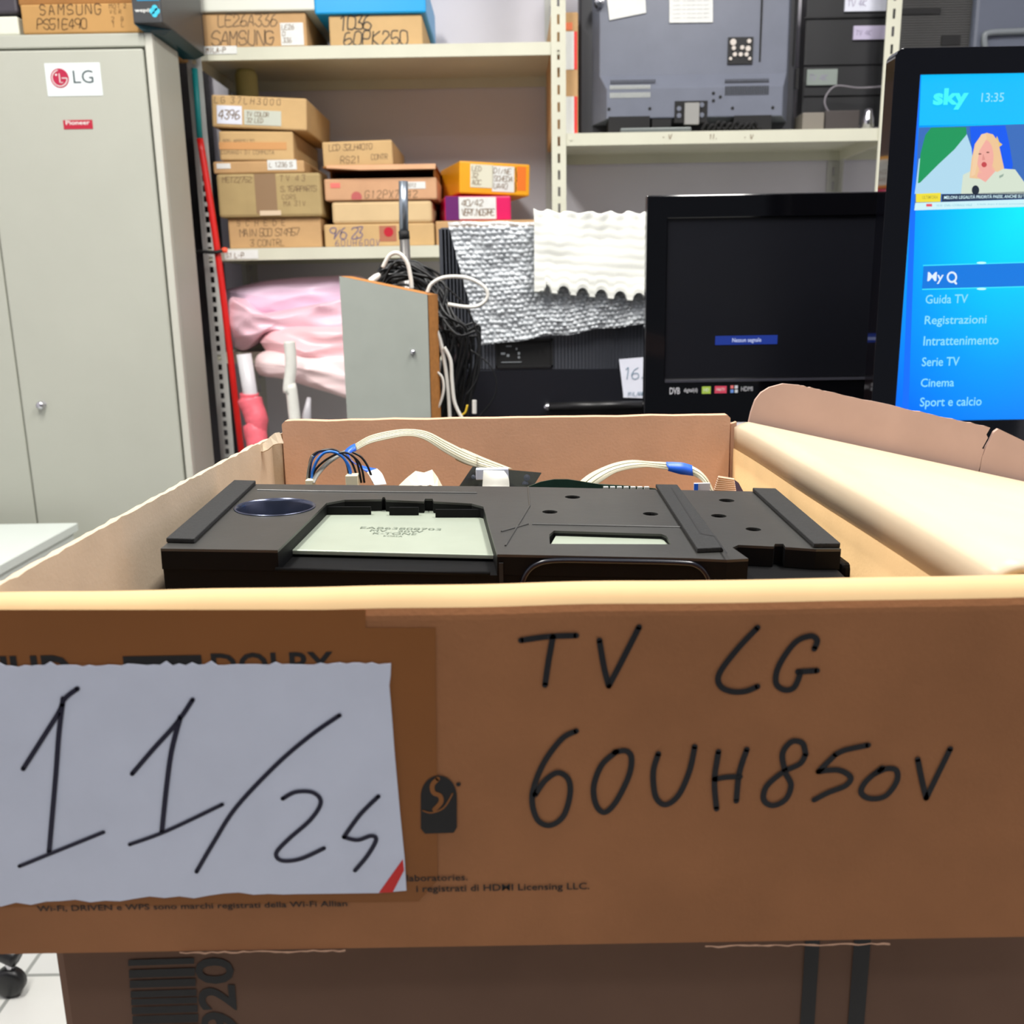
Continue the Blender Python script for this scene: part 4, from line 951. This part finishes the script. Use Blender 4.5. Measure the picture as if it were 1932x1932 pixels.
for i in range(n): mb.f.append((2*i, 2*i+1, 2*i+3, 2*i+2))
obj('right_panel', mb, KIN, t, sol=.005, smooth=True)
mb = MB()
for i in range(n+1):
    u = i/n
    h = hinge(u); mb.v.append(V((h.x+.0006, h.y, h.z-.0195)))
    for s in S: mb.v.append(lid_pt(u, s))
k = m_+1
for i in range(n):
    for j in range(k-1): mb.f.append((i*k+j, i*k+j+1, (i+1)*k+j+1, (i+1)*k+j))
lid = obj('lid', mb, mat('pale lid liner', (204, 186, 158), .42, var=.05, scale=12, spec=.35), t, sol=.004, smooth=True)
# ear: upright side flap of the lid along its far edge, torn in two
def ear(pts_top, pts_bot):
    mb = MB(); mb.prism([[P(x, y, LY_+.002) for x, y in pts_top+pts_bot[::-1]]], (0, .004, 0)); return mb
rag = lambda pts: [(x+random.uniform(-.6, .6), y+random.uniform(-1.1, 1.1)) for x, y in pts]
def densify(pts, k=6):
    out = []
    for (a, b), (c, d) in zip(pts, pts[1:]):
        for i in range(k): out.append((a+(c-a)*i/k, b+(d-b)*i/k))
    return out+[pts[-1]]
topA = [(1412, 800), (1417, 778), (1425, 755), (1436, 741), (1452, 731), (1478, 724), (1510, 727)]+rag(densify([(1512, 728), (1560, 738), (1700, 769), (1800, 791), (1868, 806)], 8))
botA = [(1416, 803), (1600, 842), (1700, 864), (1845, 893), (1849, 880), (1852, 864), (1857, 848), (1853, 846), (1864, 826), (1861, 820)]
obj('ear', ear(topA, botA), mat('rosy outer liner', (192, 162, 148), .75, var=.06, scale=18, spec=.25), lid)
topB = [(1848, 892), (1853, 862), (1862, 842), (1868, 832), (1876, 815), (1884, 809), (1932, 832), (2000, 866)]
botB = [(1850, 896), (1932, 930), (2000, 960)]
obj('ear', ear(topB, botB), MATS['rosy outer liner'], lid)
# packing tape, print, paper, handwriting on the front
f = FX((0, BF, 0))
TP = mat('brown packing tape', (152, 94, 46), .5, var=.06, scale=10, spec=.3)
mb = MB(); Z = .0003
def onf(x, y, h=.0004): return P(x, y, BF)-V((0, h, 0))
mb.flat([onf(x, y, .0003) for x, y in ((-60, 1150), (690, 1150), (690, 1184), (822, 1184), (826, 1660), (790, 1700), (-60, 1712))]); tape = obj('packing_tape', mb, TP, front)
def pf(mb, tx, x0, y0, x1, y1, h, bold=.01):
    q = pxr(f, x0, y0, x1, y1, BF); printed(mb, f, tx, q[0], q[1], q[2]-q[0], q[3]-q[1], bold=bold, hgt=h)
for tx, q_, bo in (('UHD', (-30, 1235, 132, 1300), .03), ('DOLBY', (402, 1228, 628, 1280), .02), ('Wi-Fi, DRIVEN e WPS sono marchi registrati della Wi-Fi Allian', (72, 1698, 655, 1722), .01), ('laboratories.', (768, 1648, 882, 1662), .01), ('i registrati di HDMI Licensing LLC.', (786, 1664, 1112, 1686), .012)):
    mb = MB(); pf(mb, tx, *q_, .0005, bo); obj('printed_text', mb, PRINT, front)
mb = MB(); q = pxr(f, 238, 1235, 380, 1290, BF); rect(mb, f, *q, .0005); obj('printed_block', mb, PRINT, front)
mb = MB()
# protected setup pictogram
mb.flat([onf(x, y, .0005) for x, y in ELL(828, 1502, 34, 40, 180, 360, 20)+[(862, 1560), (856, 1570), (802, 1572), (794, 1562)]])
disc(mb, onf(865, 1479, .0005), V((1, 0, 0)), V((0, 0, 1)), .0011)
obj('printed_pictogram', mb, PRINT, front)
mb = MB(); stroke(mb, [onf(x, y, .0007) for x, y in ((826, 1468), (816, 1480), (818, 1494), (830, 1500), (832, 1512), (820, 1526))], .0022, V((0, -1, 0))); stroke(mb, [onf(x, y, .0007) for x, y in ((798, 1528), (815, 1532), (838, 1522), (854, 1496))], .0007, V((0, -1, 0)))
obj('pictogram_arrow', mb, TP, front)
# marker lines
z7 = lambda x, y: (900+x/1.872, 1130+y/1.872)
MK = [[(155, 145), (250, 132), (350, 128)], [(268, 132), (252, 220), (240, 303)], [(432, 145), (448, 240), (465, 306)], [(465, 306), (510, 220), (572, 98)], [(990, 100), (915, 180), (855, 262), (858, 305), (895, 325), (945, 325), (990, 308)],
 [(1190, 175), (1200, 145), (1175, 130), (1120, 155), (1065, 235), (1055, 295), (1085, 320), (1120, 310), (1142, 258)], [(1132, 256), (1200, 252)],
 [(350, 465), (300, 492), (240, 570), (203, 655), (195, 720), (215, 780), (258, 798), (305, 765), (328, 690), (322, 635), (285, 612), (240, 640), (205, 690)],
 [(492, 538), (440, 585), (412, 660), (420, 725), (450, 752), (490, 715), (535, 625), (545, 560), (525, 535), (485, 540)], [(640, 545), (622, 610), (630, 695), (665, 725), (712, 690), (750, 605), (768, 520)],
 [(852, 538), (838, 640), (845, 740)], [(952, 530), (925, 615), (915, 712)], [(838, 635), (880, 628), (928, 626)],
 [(1160, 548), (1148, 508), (1110, 503), (1078, 545), (1088, 610), (1108, 655), (1090, 705), (1045, 728), (1012, 708), (1022, 660), (1080, 610), (1140, 580), (1160, 545)],
 [(1380, 515), (1300, 532), (1265, 548)], [(1265, 548), (1205, 608)], [(1205, 608), (1275, 603), (1318, 628), (1300, 658), (1240, 682), (1190, 708)], [(1430, 595), (1375, 640), (1355, 680), (1385, 703), (1440, 695), (1480, 645), (1480, 605), (1445, 598), (1400, 618)], [(1555, 565), (1570, 640), (1585, 702)], [(1585, 702), (1625, 620), (1670, 528)]]
mb = MB()
for st in MK: stroke(mb, [onf(*z7(x, y), .0005) for x, y in st], .0027, V((0, -1, 0)))
obj('handwriting', mb, INK, front)
# paper label
z6 = lambda x, y: (x/2.147, 1180+y/2.147)
out = [(-60, 158)]+[(x, 158-(x/1600)*6+random.choice((0, 0, 4, -9, 3, 6, -16, 8))*random.random()) for x in range(0, 1560, 26)]+[(1585, 150), (1583, 200), (1578, 240), (1588, 360), (1600, 520), (1620, 740), (1640, 940), (1647, 1068), (1535, 1078), (1200, 1082)]+[(x, 1088+(870-x)/870*38+random.uniform(-8, 8)) for x in range(1150, -20, -60)]+[(-60, 1118)]
mb = MB(); mb.prism([[onf(*z6(x, y), .0012) for x, y in out]], (0, .0004, 0)); pap = obj('paper_label', mb, PAPER, front)
mb = MB()
for st, wd in (([(320, 250), (268, 292), (245, 345), (170, 465), (100, 575)], .0022), ([(262, 290), (245, 430), (232, 600), (205, 910)], .0023), ([(85, 968), (240, 905), (425, 830)], .0018), ([(785, 295), (720, 390), (630, 490), (540, 595)], .0021), ([(735, 365), (700, 500), (680, 640), (660, 830)], .0023), ([(530, 880), (680, 825), (905, 718)], .0018)):
    stroke(mb, [onf(*z6(x, y), .0016) for x, y in st], wd, V((0, -1, 0)))
for st in ([(1378, 358), (1260, 440), (1120, 560), (960, 730), (870, 870), (800, 990)], [(1148, 695), (1200, 668), (1270, 670), (1302, 710), (1260, 780), (1170, 860), (1122, 915), (1145, 945), (1220, 938), (1315, 895)], [(1535, 685), (1460, 760), (1395, 850)], [(1395, 850), (1450, 862), (1505, 845), (1525, 862), (1490, 925), (1440, 985)]):
    stroke(mb, [onf(*z6(x, y), .0016) for x, y in st], .002, V((0, -1, 0)))
obj('handwriting', mb, INKB, front)
mb = MB(); mb.flat([onf(*z6(x, y), .0014) for x, y in ((1633, 940), (1638, 985), (1592, 1074), (1536, 1076))]); obj('red_corner', mb, mat('print red', (224, 40, 34), .5), front)
# torn liner lip at the lower edge
for xa_, xb_, y_ in ((340, 655, 1795), (1330, 1690, 1783)):
    mb = MB(); A = [onf(x, y_-(x-xa_)*.014+random.uniform(-1.5, 1.5), .0008) for x in range(xa_, xb_, 12)]; B = [p-V((0, 0, random.uniform(.0002, .0009))) for p in A]; mb.strip(A, B)
    obj('torn_lip', mb, KPINK, front, sol=.0003)

# ------------------------------------------------------------------ speaker module
p0 = V((-.214, .56, 1.05)); p1 = V((.194, .531, 1.04)); p2 = V((-.223, .758, 1.05))
NM = (p1-p0).cross(p2-p0).normalized()
def T(x, y, dz=0.0): return PL(x, y, p0+NM*dz, NM)
z2 = lambda x, y: (280+x/3.116, 760+y/3.116)
z3 = lambda x, y: (840+x/3.116, 760+y/3.116)
z5 = lambda x, y: (500+x/4.2, 880+y/4.2)
z6b = lambda x, y: (920+x/2.683, 880+y/2.683)
SPK = mat('speaker sheen plastic', (42, 42, 39), .42, var=.12, scale=30, bump=.05, bscale=120, spec=.8)  # base colour lifted to paint in the ceiling sheen on the top
SPKF = mat('speaker front plastic', (7, 7, 8), .6, spec=.15)  # darker copy of the same plastic, without the painted sheen
t = thing('speaker_module', 'black speaker module with a silver plate and foam strips, inside the open carton', 'speaker', (0, .64, LZ+.004))
DEP = .013
def circ(cx, cy, rx, n=20):
    c = T(cx, cy); r = rx*(c.y/1800)
    return [c+V((math.cos(2*math.pi*i/n)*r, math.sin(2*math.pi*i/n)*r, 0)) - NM*((V((math.cos(2*math.pi*i/n)*r, math.sin(2*math.pi*i/n)*r, 0))).dot(NM)) for i in range(n)], c, r
outer = [(303, 1035), (445, 913), (960, 918), (1465, 928), (1587, 1036), (1540, 1036), (1482, 1032), (1478, 1026), (1462, 1026), (1460, 1031), (1393, 1028), (1382, 1033), (1412, 1054), (1372, 1056), (1300, 1053), (952, 1046), (938, 1046), (912, 956), (890, 950), (818, 946), (816, 941), (802, 941), (800, 946), (728, 943), (726, 938), (722, 938), (720, 942), (650, 943), (616, 949), (607, 958), (524, 1038), (380, 1036)]
loops = [[T(x, y) for x, y in outer]]
fun, fc, frd = circ(519, 957, 75, 36)
loops.append(fun)
small = []
for x, y in ((430, 155), (315, 230), (825, 240), (1210, 172), (1170, 250), (1345, 318)):
    h_, c_, r_ = circ(*z6b(x, y), 15, 14); loops.append(h_); small.append((c_, r_))
slot = [z6b(x, y) for x, y in ((315, 392), (312, 345), (335, 325), (880, 342), (905, 352), (930, 394))]
loops.append([T(x, y) for x, y in slot])
obj('top_cover', MB().prism(loops, -NM*.0016), SPK, t)
obj('side_shell', MB().prism([[p-NM*.0017 for p in l] for l in loops], -NM*(DEP-.0017)), SPKF, t)
# lower block
low = [(305, 1033.3), (446, 915), (1464, 930), (1588, 1040), (1608, 1058)]
lowp = [T(x, y) for x, y in low]; lowp = [p-NM*(DEP+.0004) for p in lowp]
obj('housing', MB().prism([lowp, [p-NM*(DEP+.0004) for p in fun]], (0, 0, -.13)), SPKF, t)
# right lower shoulder
q0, q1 = T(1595, 1066, -.018), T(1622, 1072, -.02); 
obj('end_block', MB().box(q0.x-.002, q0.x+.010, q0.y+.002, q0.y+.07, LZ+.0045, q0.z), SPKF, t, bev=.003)
# silver plate, lying a step lower, open towards the front
PLT = mat('zinc plate', (186, 196, 178), .42, metal=.55, var=.05, scale=25, spec=.5)
pl = [(518, 1036), (606, 958), (916, 966), (937, 1047)]
pd_ = -.009
mb = MB().prism([[T(x, y, pd_) for x, y in ((519, 1037), (600, 966), (606, 959), (912, 966), (918, 972), (937, 1047))]], -NM*.003); obj('metal_plate', mb, PLT, t, bev=.0006)
vx = (T(937, 1047, pd_)-T(519, 1037, pd_)).normalized(); vy = NM.cross(vx)
fp = Fr(T(753, 1002, pd_), vx, vy); mb = MB()
printed(mb, fp, 'EAB63808703', -.0285, .004, .057, .0052, hgt=.0004); printed(mb, fp, 'MV   20W', -.02, -.0035, .037, .0052, hgt=.0004); printed(mb, fp, 'K-TONE', -.0165, -.0105, .03, .0052, hgt=.0004); printed(mb, fp, 'KOREA', -.008, -.0165, .013, .0036, hgt=.0004)
obj('stamped_text', mb, mat('stamp grey', (108, 118, 104), .5), t)
mb = MB(); c_ = T(551, 1026, pd_); mb.lathe(c_, [(.003, .0003), (.0036, .0012), (.0022, .0012)], 14, NM); obj('rivet', mb, CHROME, t)
# ledges on the back wall of the recess
mb = MB()
for x0_, x1_, yy in ((612, 700, 948), (735, 790, 949), (822, 905, 953)):
    a, b = T(x0_, yy), T(x1_, yy); mb.hexa([a-NM*.009, b-NM*.009, b-NM*.009-vy*.002, a-NM*.009-vy*.002], [a-NM*.003, b-NM*.003, b-NM*.003-vy*.002, a-NM*.003-vy*.002])
obj('recess_ledge', mb, SPKF, t)
# fine raised lines on the top cover
for pts in ([z6b(225, 292), z6b(1000, 308)], [z6b(205, 104), z6b(213, 200), z6b(90, 402)], [z6b(70, 330), z6b(205, 292)], [z2(640, 512), z2(1000, 520), z2(1932, 530)]):
    mb = MB(); mb.tube([T(x, y, .0002) for x, y in pts], .0007, 6); obj('raised_line', mb, SPK, t)
# funnel
obj('port_funnel', MB().lathe(fc, [(frd*1.03, .0004), (frd*1.02, .0009), (frd*.985, .0008), (frd*.96, -.002), (frd*.84, -.022), (frd*.72, -.045), (.0005, -.045)], 40, NM), mat('glossy port', (66, 72, 92), .24, spec=.8, metal=.6), t, smooth=True)
# slot insert
sp = [z6b(x, y) for x, y in ((322, 392), (345, 352), (880, 362), (912, 394))]
obj('slot_insert', MB().prism([[T(x, y, -.0035) for x, y in sp]], -NM*.003), PLT, t)
# foam strips
FM = mat('charcoal foam tape', (26, 27, 27), .8, var=.15, scale=200, bump=.3, bscale=500)
for pts in ([z2(x, y) for x, y in ((105, 822), (505, 474), (632, 478), (270, 826))], [z6b(x, y) for x, y in ((850, 108), (960, 110), (1195, 432), (1060, 438))], [z6b(x, y) for x, y in ((1340, 126), (1455, 129), (1785, 412), (1650, 412))]):
    obj('foam_strip', MB().prism([[T(x, y, .0002) for x, y in pts]], NM*.003), FM, t, bev=.0006)
mb = MB()
a, b = T(*z6b(1150, 352)), T(*z6b(1200, 440)); stroke(mb, [T(*z6b(935, 112), .0034), T(*z6b(1080, 340), .0034), T(*z6b(1150, 352), .0034), T(*z6b(1210, 440), .0034)], .0012, NM, False); obj('strip_seam', mb, BLKM, t)
# front mouldings: ridge below the plate and rounded frame on the right
fp0 = lowp[0]; fp1 = V((lowp[4].x, lowp[4].y, lowp[4].z)); fv = (fp1-fp0)
def onfr(x, y):       # point on the front face of the housing
    n_ = V((fv.x, fv.y, 0)).cross(V((0, 0, 1))).normalized(); return PL(x, y, fp0+n_*.0015, n_)
mb = MB().tube([onfr(520, 1074), onfr(925, 1082)], .0013, 8); obj('front_ridge', mb, SPKF, t, smooth=True)
mb = MB().tube(smooth_pts([onfr(x, y) for x, y in ((980, 1120), (992, 1085), (1012, 1066), (1050, 1058), (1150, 1059), (1280, 1062), (1315, 1068), (1334, 1088), (1342, 1120))]), .0017, 8); obj('front_frame', mb, mat('blue black plastic', (16, 18, 28), .25), t, smooth=True)
mb = MB(); 
for x in (945, 1376): a = onfr(x, 1050); mb.box(a.x-.0012, a.x+.0012, a.y-.0006, a.y+.003, LZ+.01, a.z-.004)
obj('front_seam', mb, BLKM, t)

# ------------------------------------------------------------------ flat cables, wires and boards behind the module
FFC = mat('white flat cable', (198, 192, 168), .4)
STR = mat('flat cable lines', (112, 112, 84), .5)
BT_ = mat('blue tape', (32, 96, 214), .4)
def ribbon(name, top, bot, Ya, Yb, m_, parent, lines=0, dip=.012):
    n = 5; tp = smooth_pts([V((x, y, 0)) for x, y in top], n); bt = smooth_pts([V((x, y, 0)) for x, y in bot], n)
    k = min(len(tp), len(bt)); A = []; B = []
    for i in range(k):
        u = i/(k-1); ia = tp[round(u*(len(tp)-1))]; ib = bt[round(u*(len(bt)-1))]; Y = Ya+(Yb-Ya)*u
        A.append(P(ia.x, ia.y, Y+dip)); B.append(P(ib.x, ib.y, Y))
    mb = MB().strip(A, B); o = obj(name, mb, m_, parent, sol=.0005, smooth=True)
    if lines:
        mb = MB()
        for j in range(1, lines):
            w_ = j/lines; pts = [a.lerp(b, w_) for a, b in zip(A, B)]; mb.tube(pts, .00055, 5)
        obj('conductor_lines', mb, STR, parent)
    return A, B
t = thing('flat_cable', 'long white flat cable arching up behind the module to the black board', 'cable', (P(780, 850, .84).x, .84, LZ+.004))
top = [z2(x, y) for x, y in ((1212, 245), (1300, 195), (1420, 165), (1530, 155), (1640, 170), (1750, 225), (1860, 280), (1932, 312))]+[z3(x, y) for x, y in ((100, 268), (240, 328), (395, 388))]
bot = [z2(x, y) for x, y in ((1222, 280), (1300, 240), (1400, 215), (1520, 195), (1620, 215), (1740, 290), (1850, 350), (1932, 378))]+[z3(x, y) for x, y in ((60, 332), (130, 365), (255, 392))]
ribbon('band', top, bot, .845, .865, FFC, t, 5)
ribbon('blue_tape', [z2(x, y) for x, y in ((1214, 240), (1185, 255), (1155, 285), (1165, 325), (1220, 358), (1290, 378), (1345, 388))], [z2(x, y) for x, y in ((1222, 282), (1200, 290), (1180, 305), (1195, 340), (1235, 372), (1280, 405), (1300, 412))], .845, .83, BT_, t, 0, .006)
ribbon('white_end', [z2(x, y) for x, y in ((1345, 388), (1375, 420), (1400, 480))], [z2(x, y) for x, y in ((1285, 408), (1305, 440), (1330, 485))], .83, .815, mat('white plug end', (232, 234, 232), .4), t, 0, .006)
ribbon('grey_band', [z2(x, y) for x, y in ((1165, 275), (1100, 305), (1040, 350), (985, 410), (955, 470))], [z2(x, y) for x, y in ((1175, 295), (1115, 325), (1055, 370), (1005, 425), (975, 475))], .845, .82, mat('grey flat cable', (134, 132, 124), .45), t, 0, .004)
t = thing('flat_cable', 'shorter white flat cable with blue tape bowing up at the right', 'cable', (P(1220, 890, .82).x, .82, LZ+.004))
ribbon('band', [z3(x, y) for x, y in ((740, 510), (830, 430), (920, 382), (1010, 350), (1100, 337), (1190, 344), (1302, 350))], [z3(x, y) for x, y in ((850, 512), (930, 455), (1000, 412), (1080, 390), (1180, 378), (1250, 384), (1312, 394))], .80, .84, FFC, t, 3, .006)
ribbon('blue_tape', [z3(x, y) for x, y in ((1298, 348), (1380, 350), (1420, 358), (1452, 368))], [z3(x, y) for x, y in ((1310, 400), (1380, 420), (1420, 425), (1458, 430))], .84, .842, BT_, t, 0, .004)
ribbon('tail', [z3(x, y) for x, y in ((1450, 370), (1500, 400), (1545, 450), (1580, 520))], [z3(x, y) for x, y in ((1458, 430), (1490, 445), (1520, 475), (1540, 525))], .842, .83, FFC, t, 3, .004)
mb = MB(); a, b = P(*z3(1460, 440), .835), P(*z3(1552, 440), .835); zt = P(*z3(1500, 468), .835).z; obj('end_connector', MB().box(a.x, b.x, .83, .834, LZ+.0045, zt), mat('milky connector', (200, 200, 206), .4), t); obj('blue_edge', MB().box(a.x-.0005, a.x+.003, .8285, .8299, zt-.02, zt), BT_, t)
# wire harness
t = thing('wire_harness', 'bundle of blue and black wires looping up at the left behind the module', 'wires', (P(640, 880, .82).x, .82, LZ+.004))
BLW = mat('blue wire', (40, 120, 220), .4); BKW = mat('black wire', (20, 22, 26), .4); GRW = mat('grey wire', (128, 126, 118), .4)
for pts, m_, r_, Y in (([(962, 470), (968, 400), (995, 335), (1040, 292), (1100, 292), (1150, 328), (1183, 395), (1190, 460)], BLW, .0011, .83), ([(950, 470), (958, 350), (1000, 293), (1060, 285), (1130, 312), (1180, 370), (1200, 470)], BLW, .0009, .835),
    ([(940, 470), (948, 350), (980, 297), (1060, 274), (1125, 290), (1195, 350), (1235, 470)], BKW, .0009, .838), ([(955, 470), (985, 390), (1060, 325), (1150, 292), (1220, 335), (1252, 470)], BKW, .0009, .83), ([(1200, 290), (1250, 318), (1290, 375), (1325, 470)], BKW, .0009, .826),
    ([(1185, 300), (1235, 345), (1258, 400), (1270, 470)], BKW, .0009, .828), ([(945, 470), (955, 330), (975, 305), (1010, 283), (1060, 280), (1120, 300), (1165, 360), (1185, 470)], BKW, .0008, .832), ([(930, 470), (942, 380), (965, 310)], GRW, .0008, .83)):
    q = smooth_pts([P(*z2(x, y), Y) for x, y in pts], 6); obj('wire', MB().tube(q, r_*1.15, 7), m_, t, smooth=True)
CON = mat('cream connector', (232, 226, 196), .5)
for (x0_, x1_, y0_) in ((925, 972, 452), (1160, 1232, 425)):
    a, b = P(*z2(x0_, y0_), .825), P(*z2(x1_, y0_), .825); obj('plug', MB().box(a.x, b.x, .822, .834, LZ+.0045, a.z), CON, t, bev=.0006)
# folded white flat cable
t = thing('folded_cable', 'short white flat cable folded to a peak behind the silver plate', 'cable', (P(795, 905, .8).x, .8, LZ+.004))
q = [P(*z2(x, y), .81) for x, y in ((1470, 490), (1520, 442), (1570, 402), (1620, 412), (1668, 394), (1700, 440), (1728, 492))]
g = [P(*z2(x, y), .795) for x, y in ((1540, 500), (1566, 492), (1600, 486), (1628, 492), (1656, 484), (1680, 492), (1700, 500))]
q += [V((q[-1].x, .81, LZ+.006))]; g += [V((g[-1].x, .795, LZ+.006))]
obj('band', MB().strip(q, g), mat('ivory flat cable', (226, 216, 190), .5), t, sol=.0006)
# black board
t = thing('circuit_board', 'black circuit board with a white connector standing behind the module', 'circuit board', (P(945, 905, .86).x, .86, LZ+.004))
pts = [P(*z3(x, y), Y) for x, y, Y in ((160, 380, .88), (565, 415, .87), (500, 520, .84), (75, 505, .85))]
dn = [V((pts[2].x-.01, .83, LZ+.005)), V((pts[3].x-.005, .84, LZ+.005))]
mb = MB(); 
mb.add(pts+dn+[p+V((0, .0016, .0005)) for p in pts+dn], [(0, 1, 2, 3), (3, 2, 4, 5), (9, 8, 7, 6), (11, 10, 8, 9), (0, 6, 7, 1), (1, 7, 8, 2), (2, 8, 10, 4), (4, 10, 11, 5), (5, 11, 9, 3), (3, 9, 6, 0)])
obj('board', mb, mat('black solder mask', (20, 24, 16), .3, var=.3, scale=150), t)
a, b = P(*z3(180, 385), .85), P(*z3(372, 400), .85); obj('connector', MB().box(a.x, b.x, .846, .854, P(*z3(200, 450), .85).z, P(*z3(280, 384), .85).z), mat('pale blue connector', (206, 214, 230), .4), t, bev=.0008)
ribbon('connector_tail', [z3(x, y) for x, y in ((225, 398), (222, 440), (218, 500))], [z3(x, y) for x, y in ((345, 400), (372, 440), (378, 500))], .842, .835, mat('ivory tail', (222, 220, 208), .4), t, 0, 0)
mb = MB(); c = P(*z3(480, 440), .85)
for x, y, r_ in ((480, 440, .003), (165, 436, .002), (470, 478, .003)):
    mb.lathe(P(*z3(x, y), .852), [(.0001, -.001), (r_, -.0008), (r_, .003)], 12, V((0, 1, -.3)))
obj('solder_pad', mb, CHROME, t)
# green board edge
t = thing('circuit_board', 'dark green board with a curved edge peeping over the module', 'circuit board', (P(1090, 915, .79).x, .79, LZ+.004))
e_ = [z3(x, y) for x, y in ((490, 492), (560, 465), (640, 450), (720, 450), (800, 462), (900, 478), (1010, 484), (1090, 490), (1170, 498), (1240, 505))]
loop = [P(x, y, .79) for x, y in e_]; loop += [V((loop[-1].x, .79, LZ+.0045)), V((loop[0].x, .79, LZ+.0045))]
obj('board', MB().prism([loop], (0, .0016, 0)), mat('dark green solder mask', (38, 62, 52), .3, var=.2, scale=120), t)
mb = MB()
for x in range(930, 1180, 40): a = P(*z3(x, 486), .7885); mb.box(a.x, a.x+.004, .786, .7899, a.z-.004, a.z-.001)
obj('component', mb, mat('pale component', (190, 192, 186), .5), t)
# pleated ribbon stub
t = thing('pleated_cable', 'pinkish pleated ribbon cable stub in the far right corner of the carton', 'cable', (P(1368, 910, .83).x, .83, LZ+.004))
mb = MB(); A = []; B = []
for i in range(17):
    u = i/16; w_ = .0012*(i % 2)
    a = P(*z3(1575+u*30, 525-u*95), .82)+V((0, -w_, 0)); b = P(*z3(1710-u*14, 530-u*85), .83)+V((0, -w_, 0)); A.append(a); B.append(b)
A.insert(0, V((A[0].x-.002, .82, LZ+.006))); B.insert(0, V((B[0].x, .83, LZ+.006)))
mb.strip(A, B); obj('band', mb, mat('pink beige ribbon', (226, 196, 172), .5), t, sol=.0008)
loop = [P(*z3(x, y), .835) for x, y in ((1698, 450), (1725, 470), (1752, 520))]; loop += [V((loop[-1].x, .835, LZ+.0045)), V((loop[0].x, .835, LZ+.0045))]
obj('violet_band', MB().prism([loop], (0, .002, 0)), mat('violet plastic', (84, 74, 104), .5), t)

# ------------------------------------------------------------------ low white cabinet and castor at the left
t = thing('drawer_cabinet', 'low white cabinet whose corner shows left of the open carton', 'cabinet', (-1.25, 1.9, 0))
wt = P(20, 1042, 1.95).z; wx = P(45, 1042, 1.95).x
obj('body', MB().box(wx-.45, wx-.008, 1.86, 2.2, .02, wt-.02), mat('white laminate', (218, 226, 220), .4), t, bev=.003)
obj('worktop', MB().box(wx-.46, wx, 1.84, 2.21, wt-.02, wt), MATS['white laminate'], t, bev=.002)
obj('plinth', MB().box(wx-.44, wx-.03, 1.9, 2.19, 0, .02), BLKM, t)
c = PZ(18, 1850, .03)
t = thing('chair_base', 'black castor foot of an office chair on the floor at lower left', 'chair', (c.x-.1, c.y, 0))
obj('caster', MB().lathe((c.x, c.y-.012, .028), [(0, 0), (.02, 0), (.027, .004), (.027, .02), (.02, .024), (0, .024)], 20, V((0, 1, 0))), BLK, t, smooth=True)
obj('leg', MB().tube(smooth_pts([(c.x+.02, c.y, .075), (c.x-.05, c.y+.01, .095), (c.x-.25, c.y+.03, .12)]), .016, 10), BLK, t, smooth=True)
obj('stem', MB().tube([(c.x+.005, c.y, .045), (c.x+.005, c.y, .085)], .008, 10), CHROME, t, smooth=True)
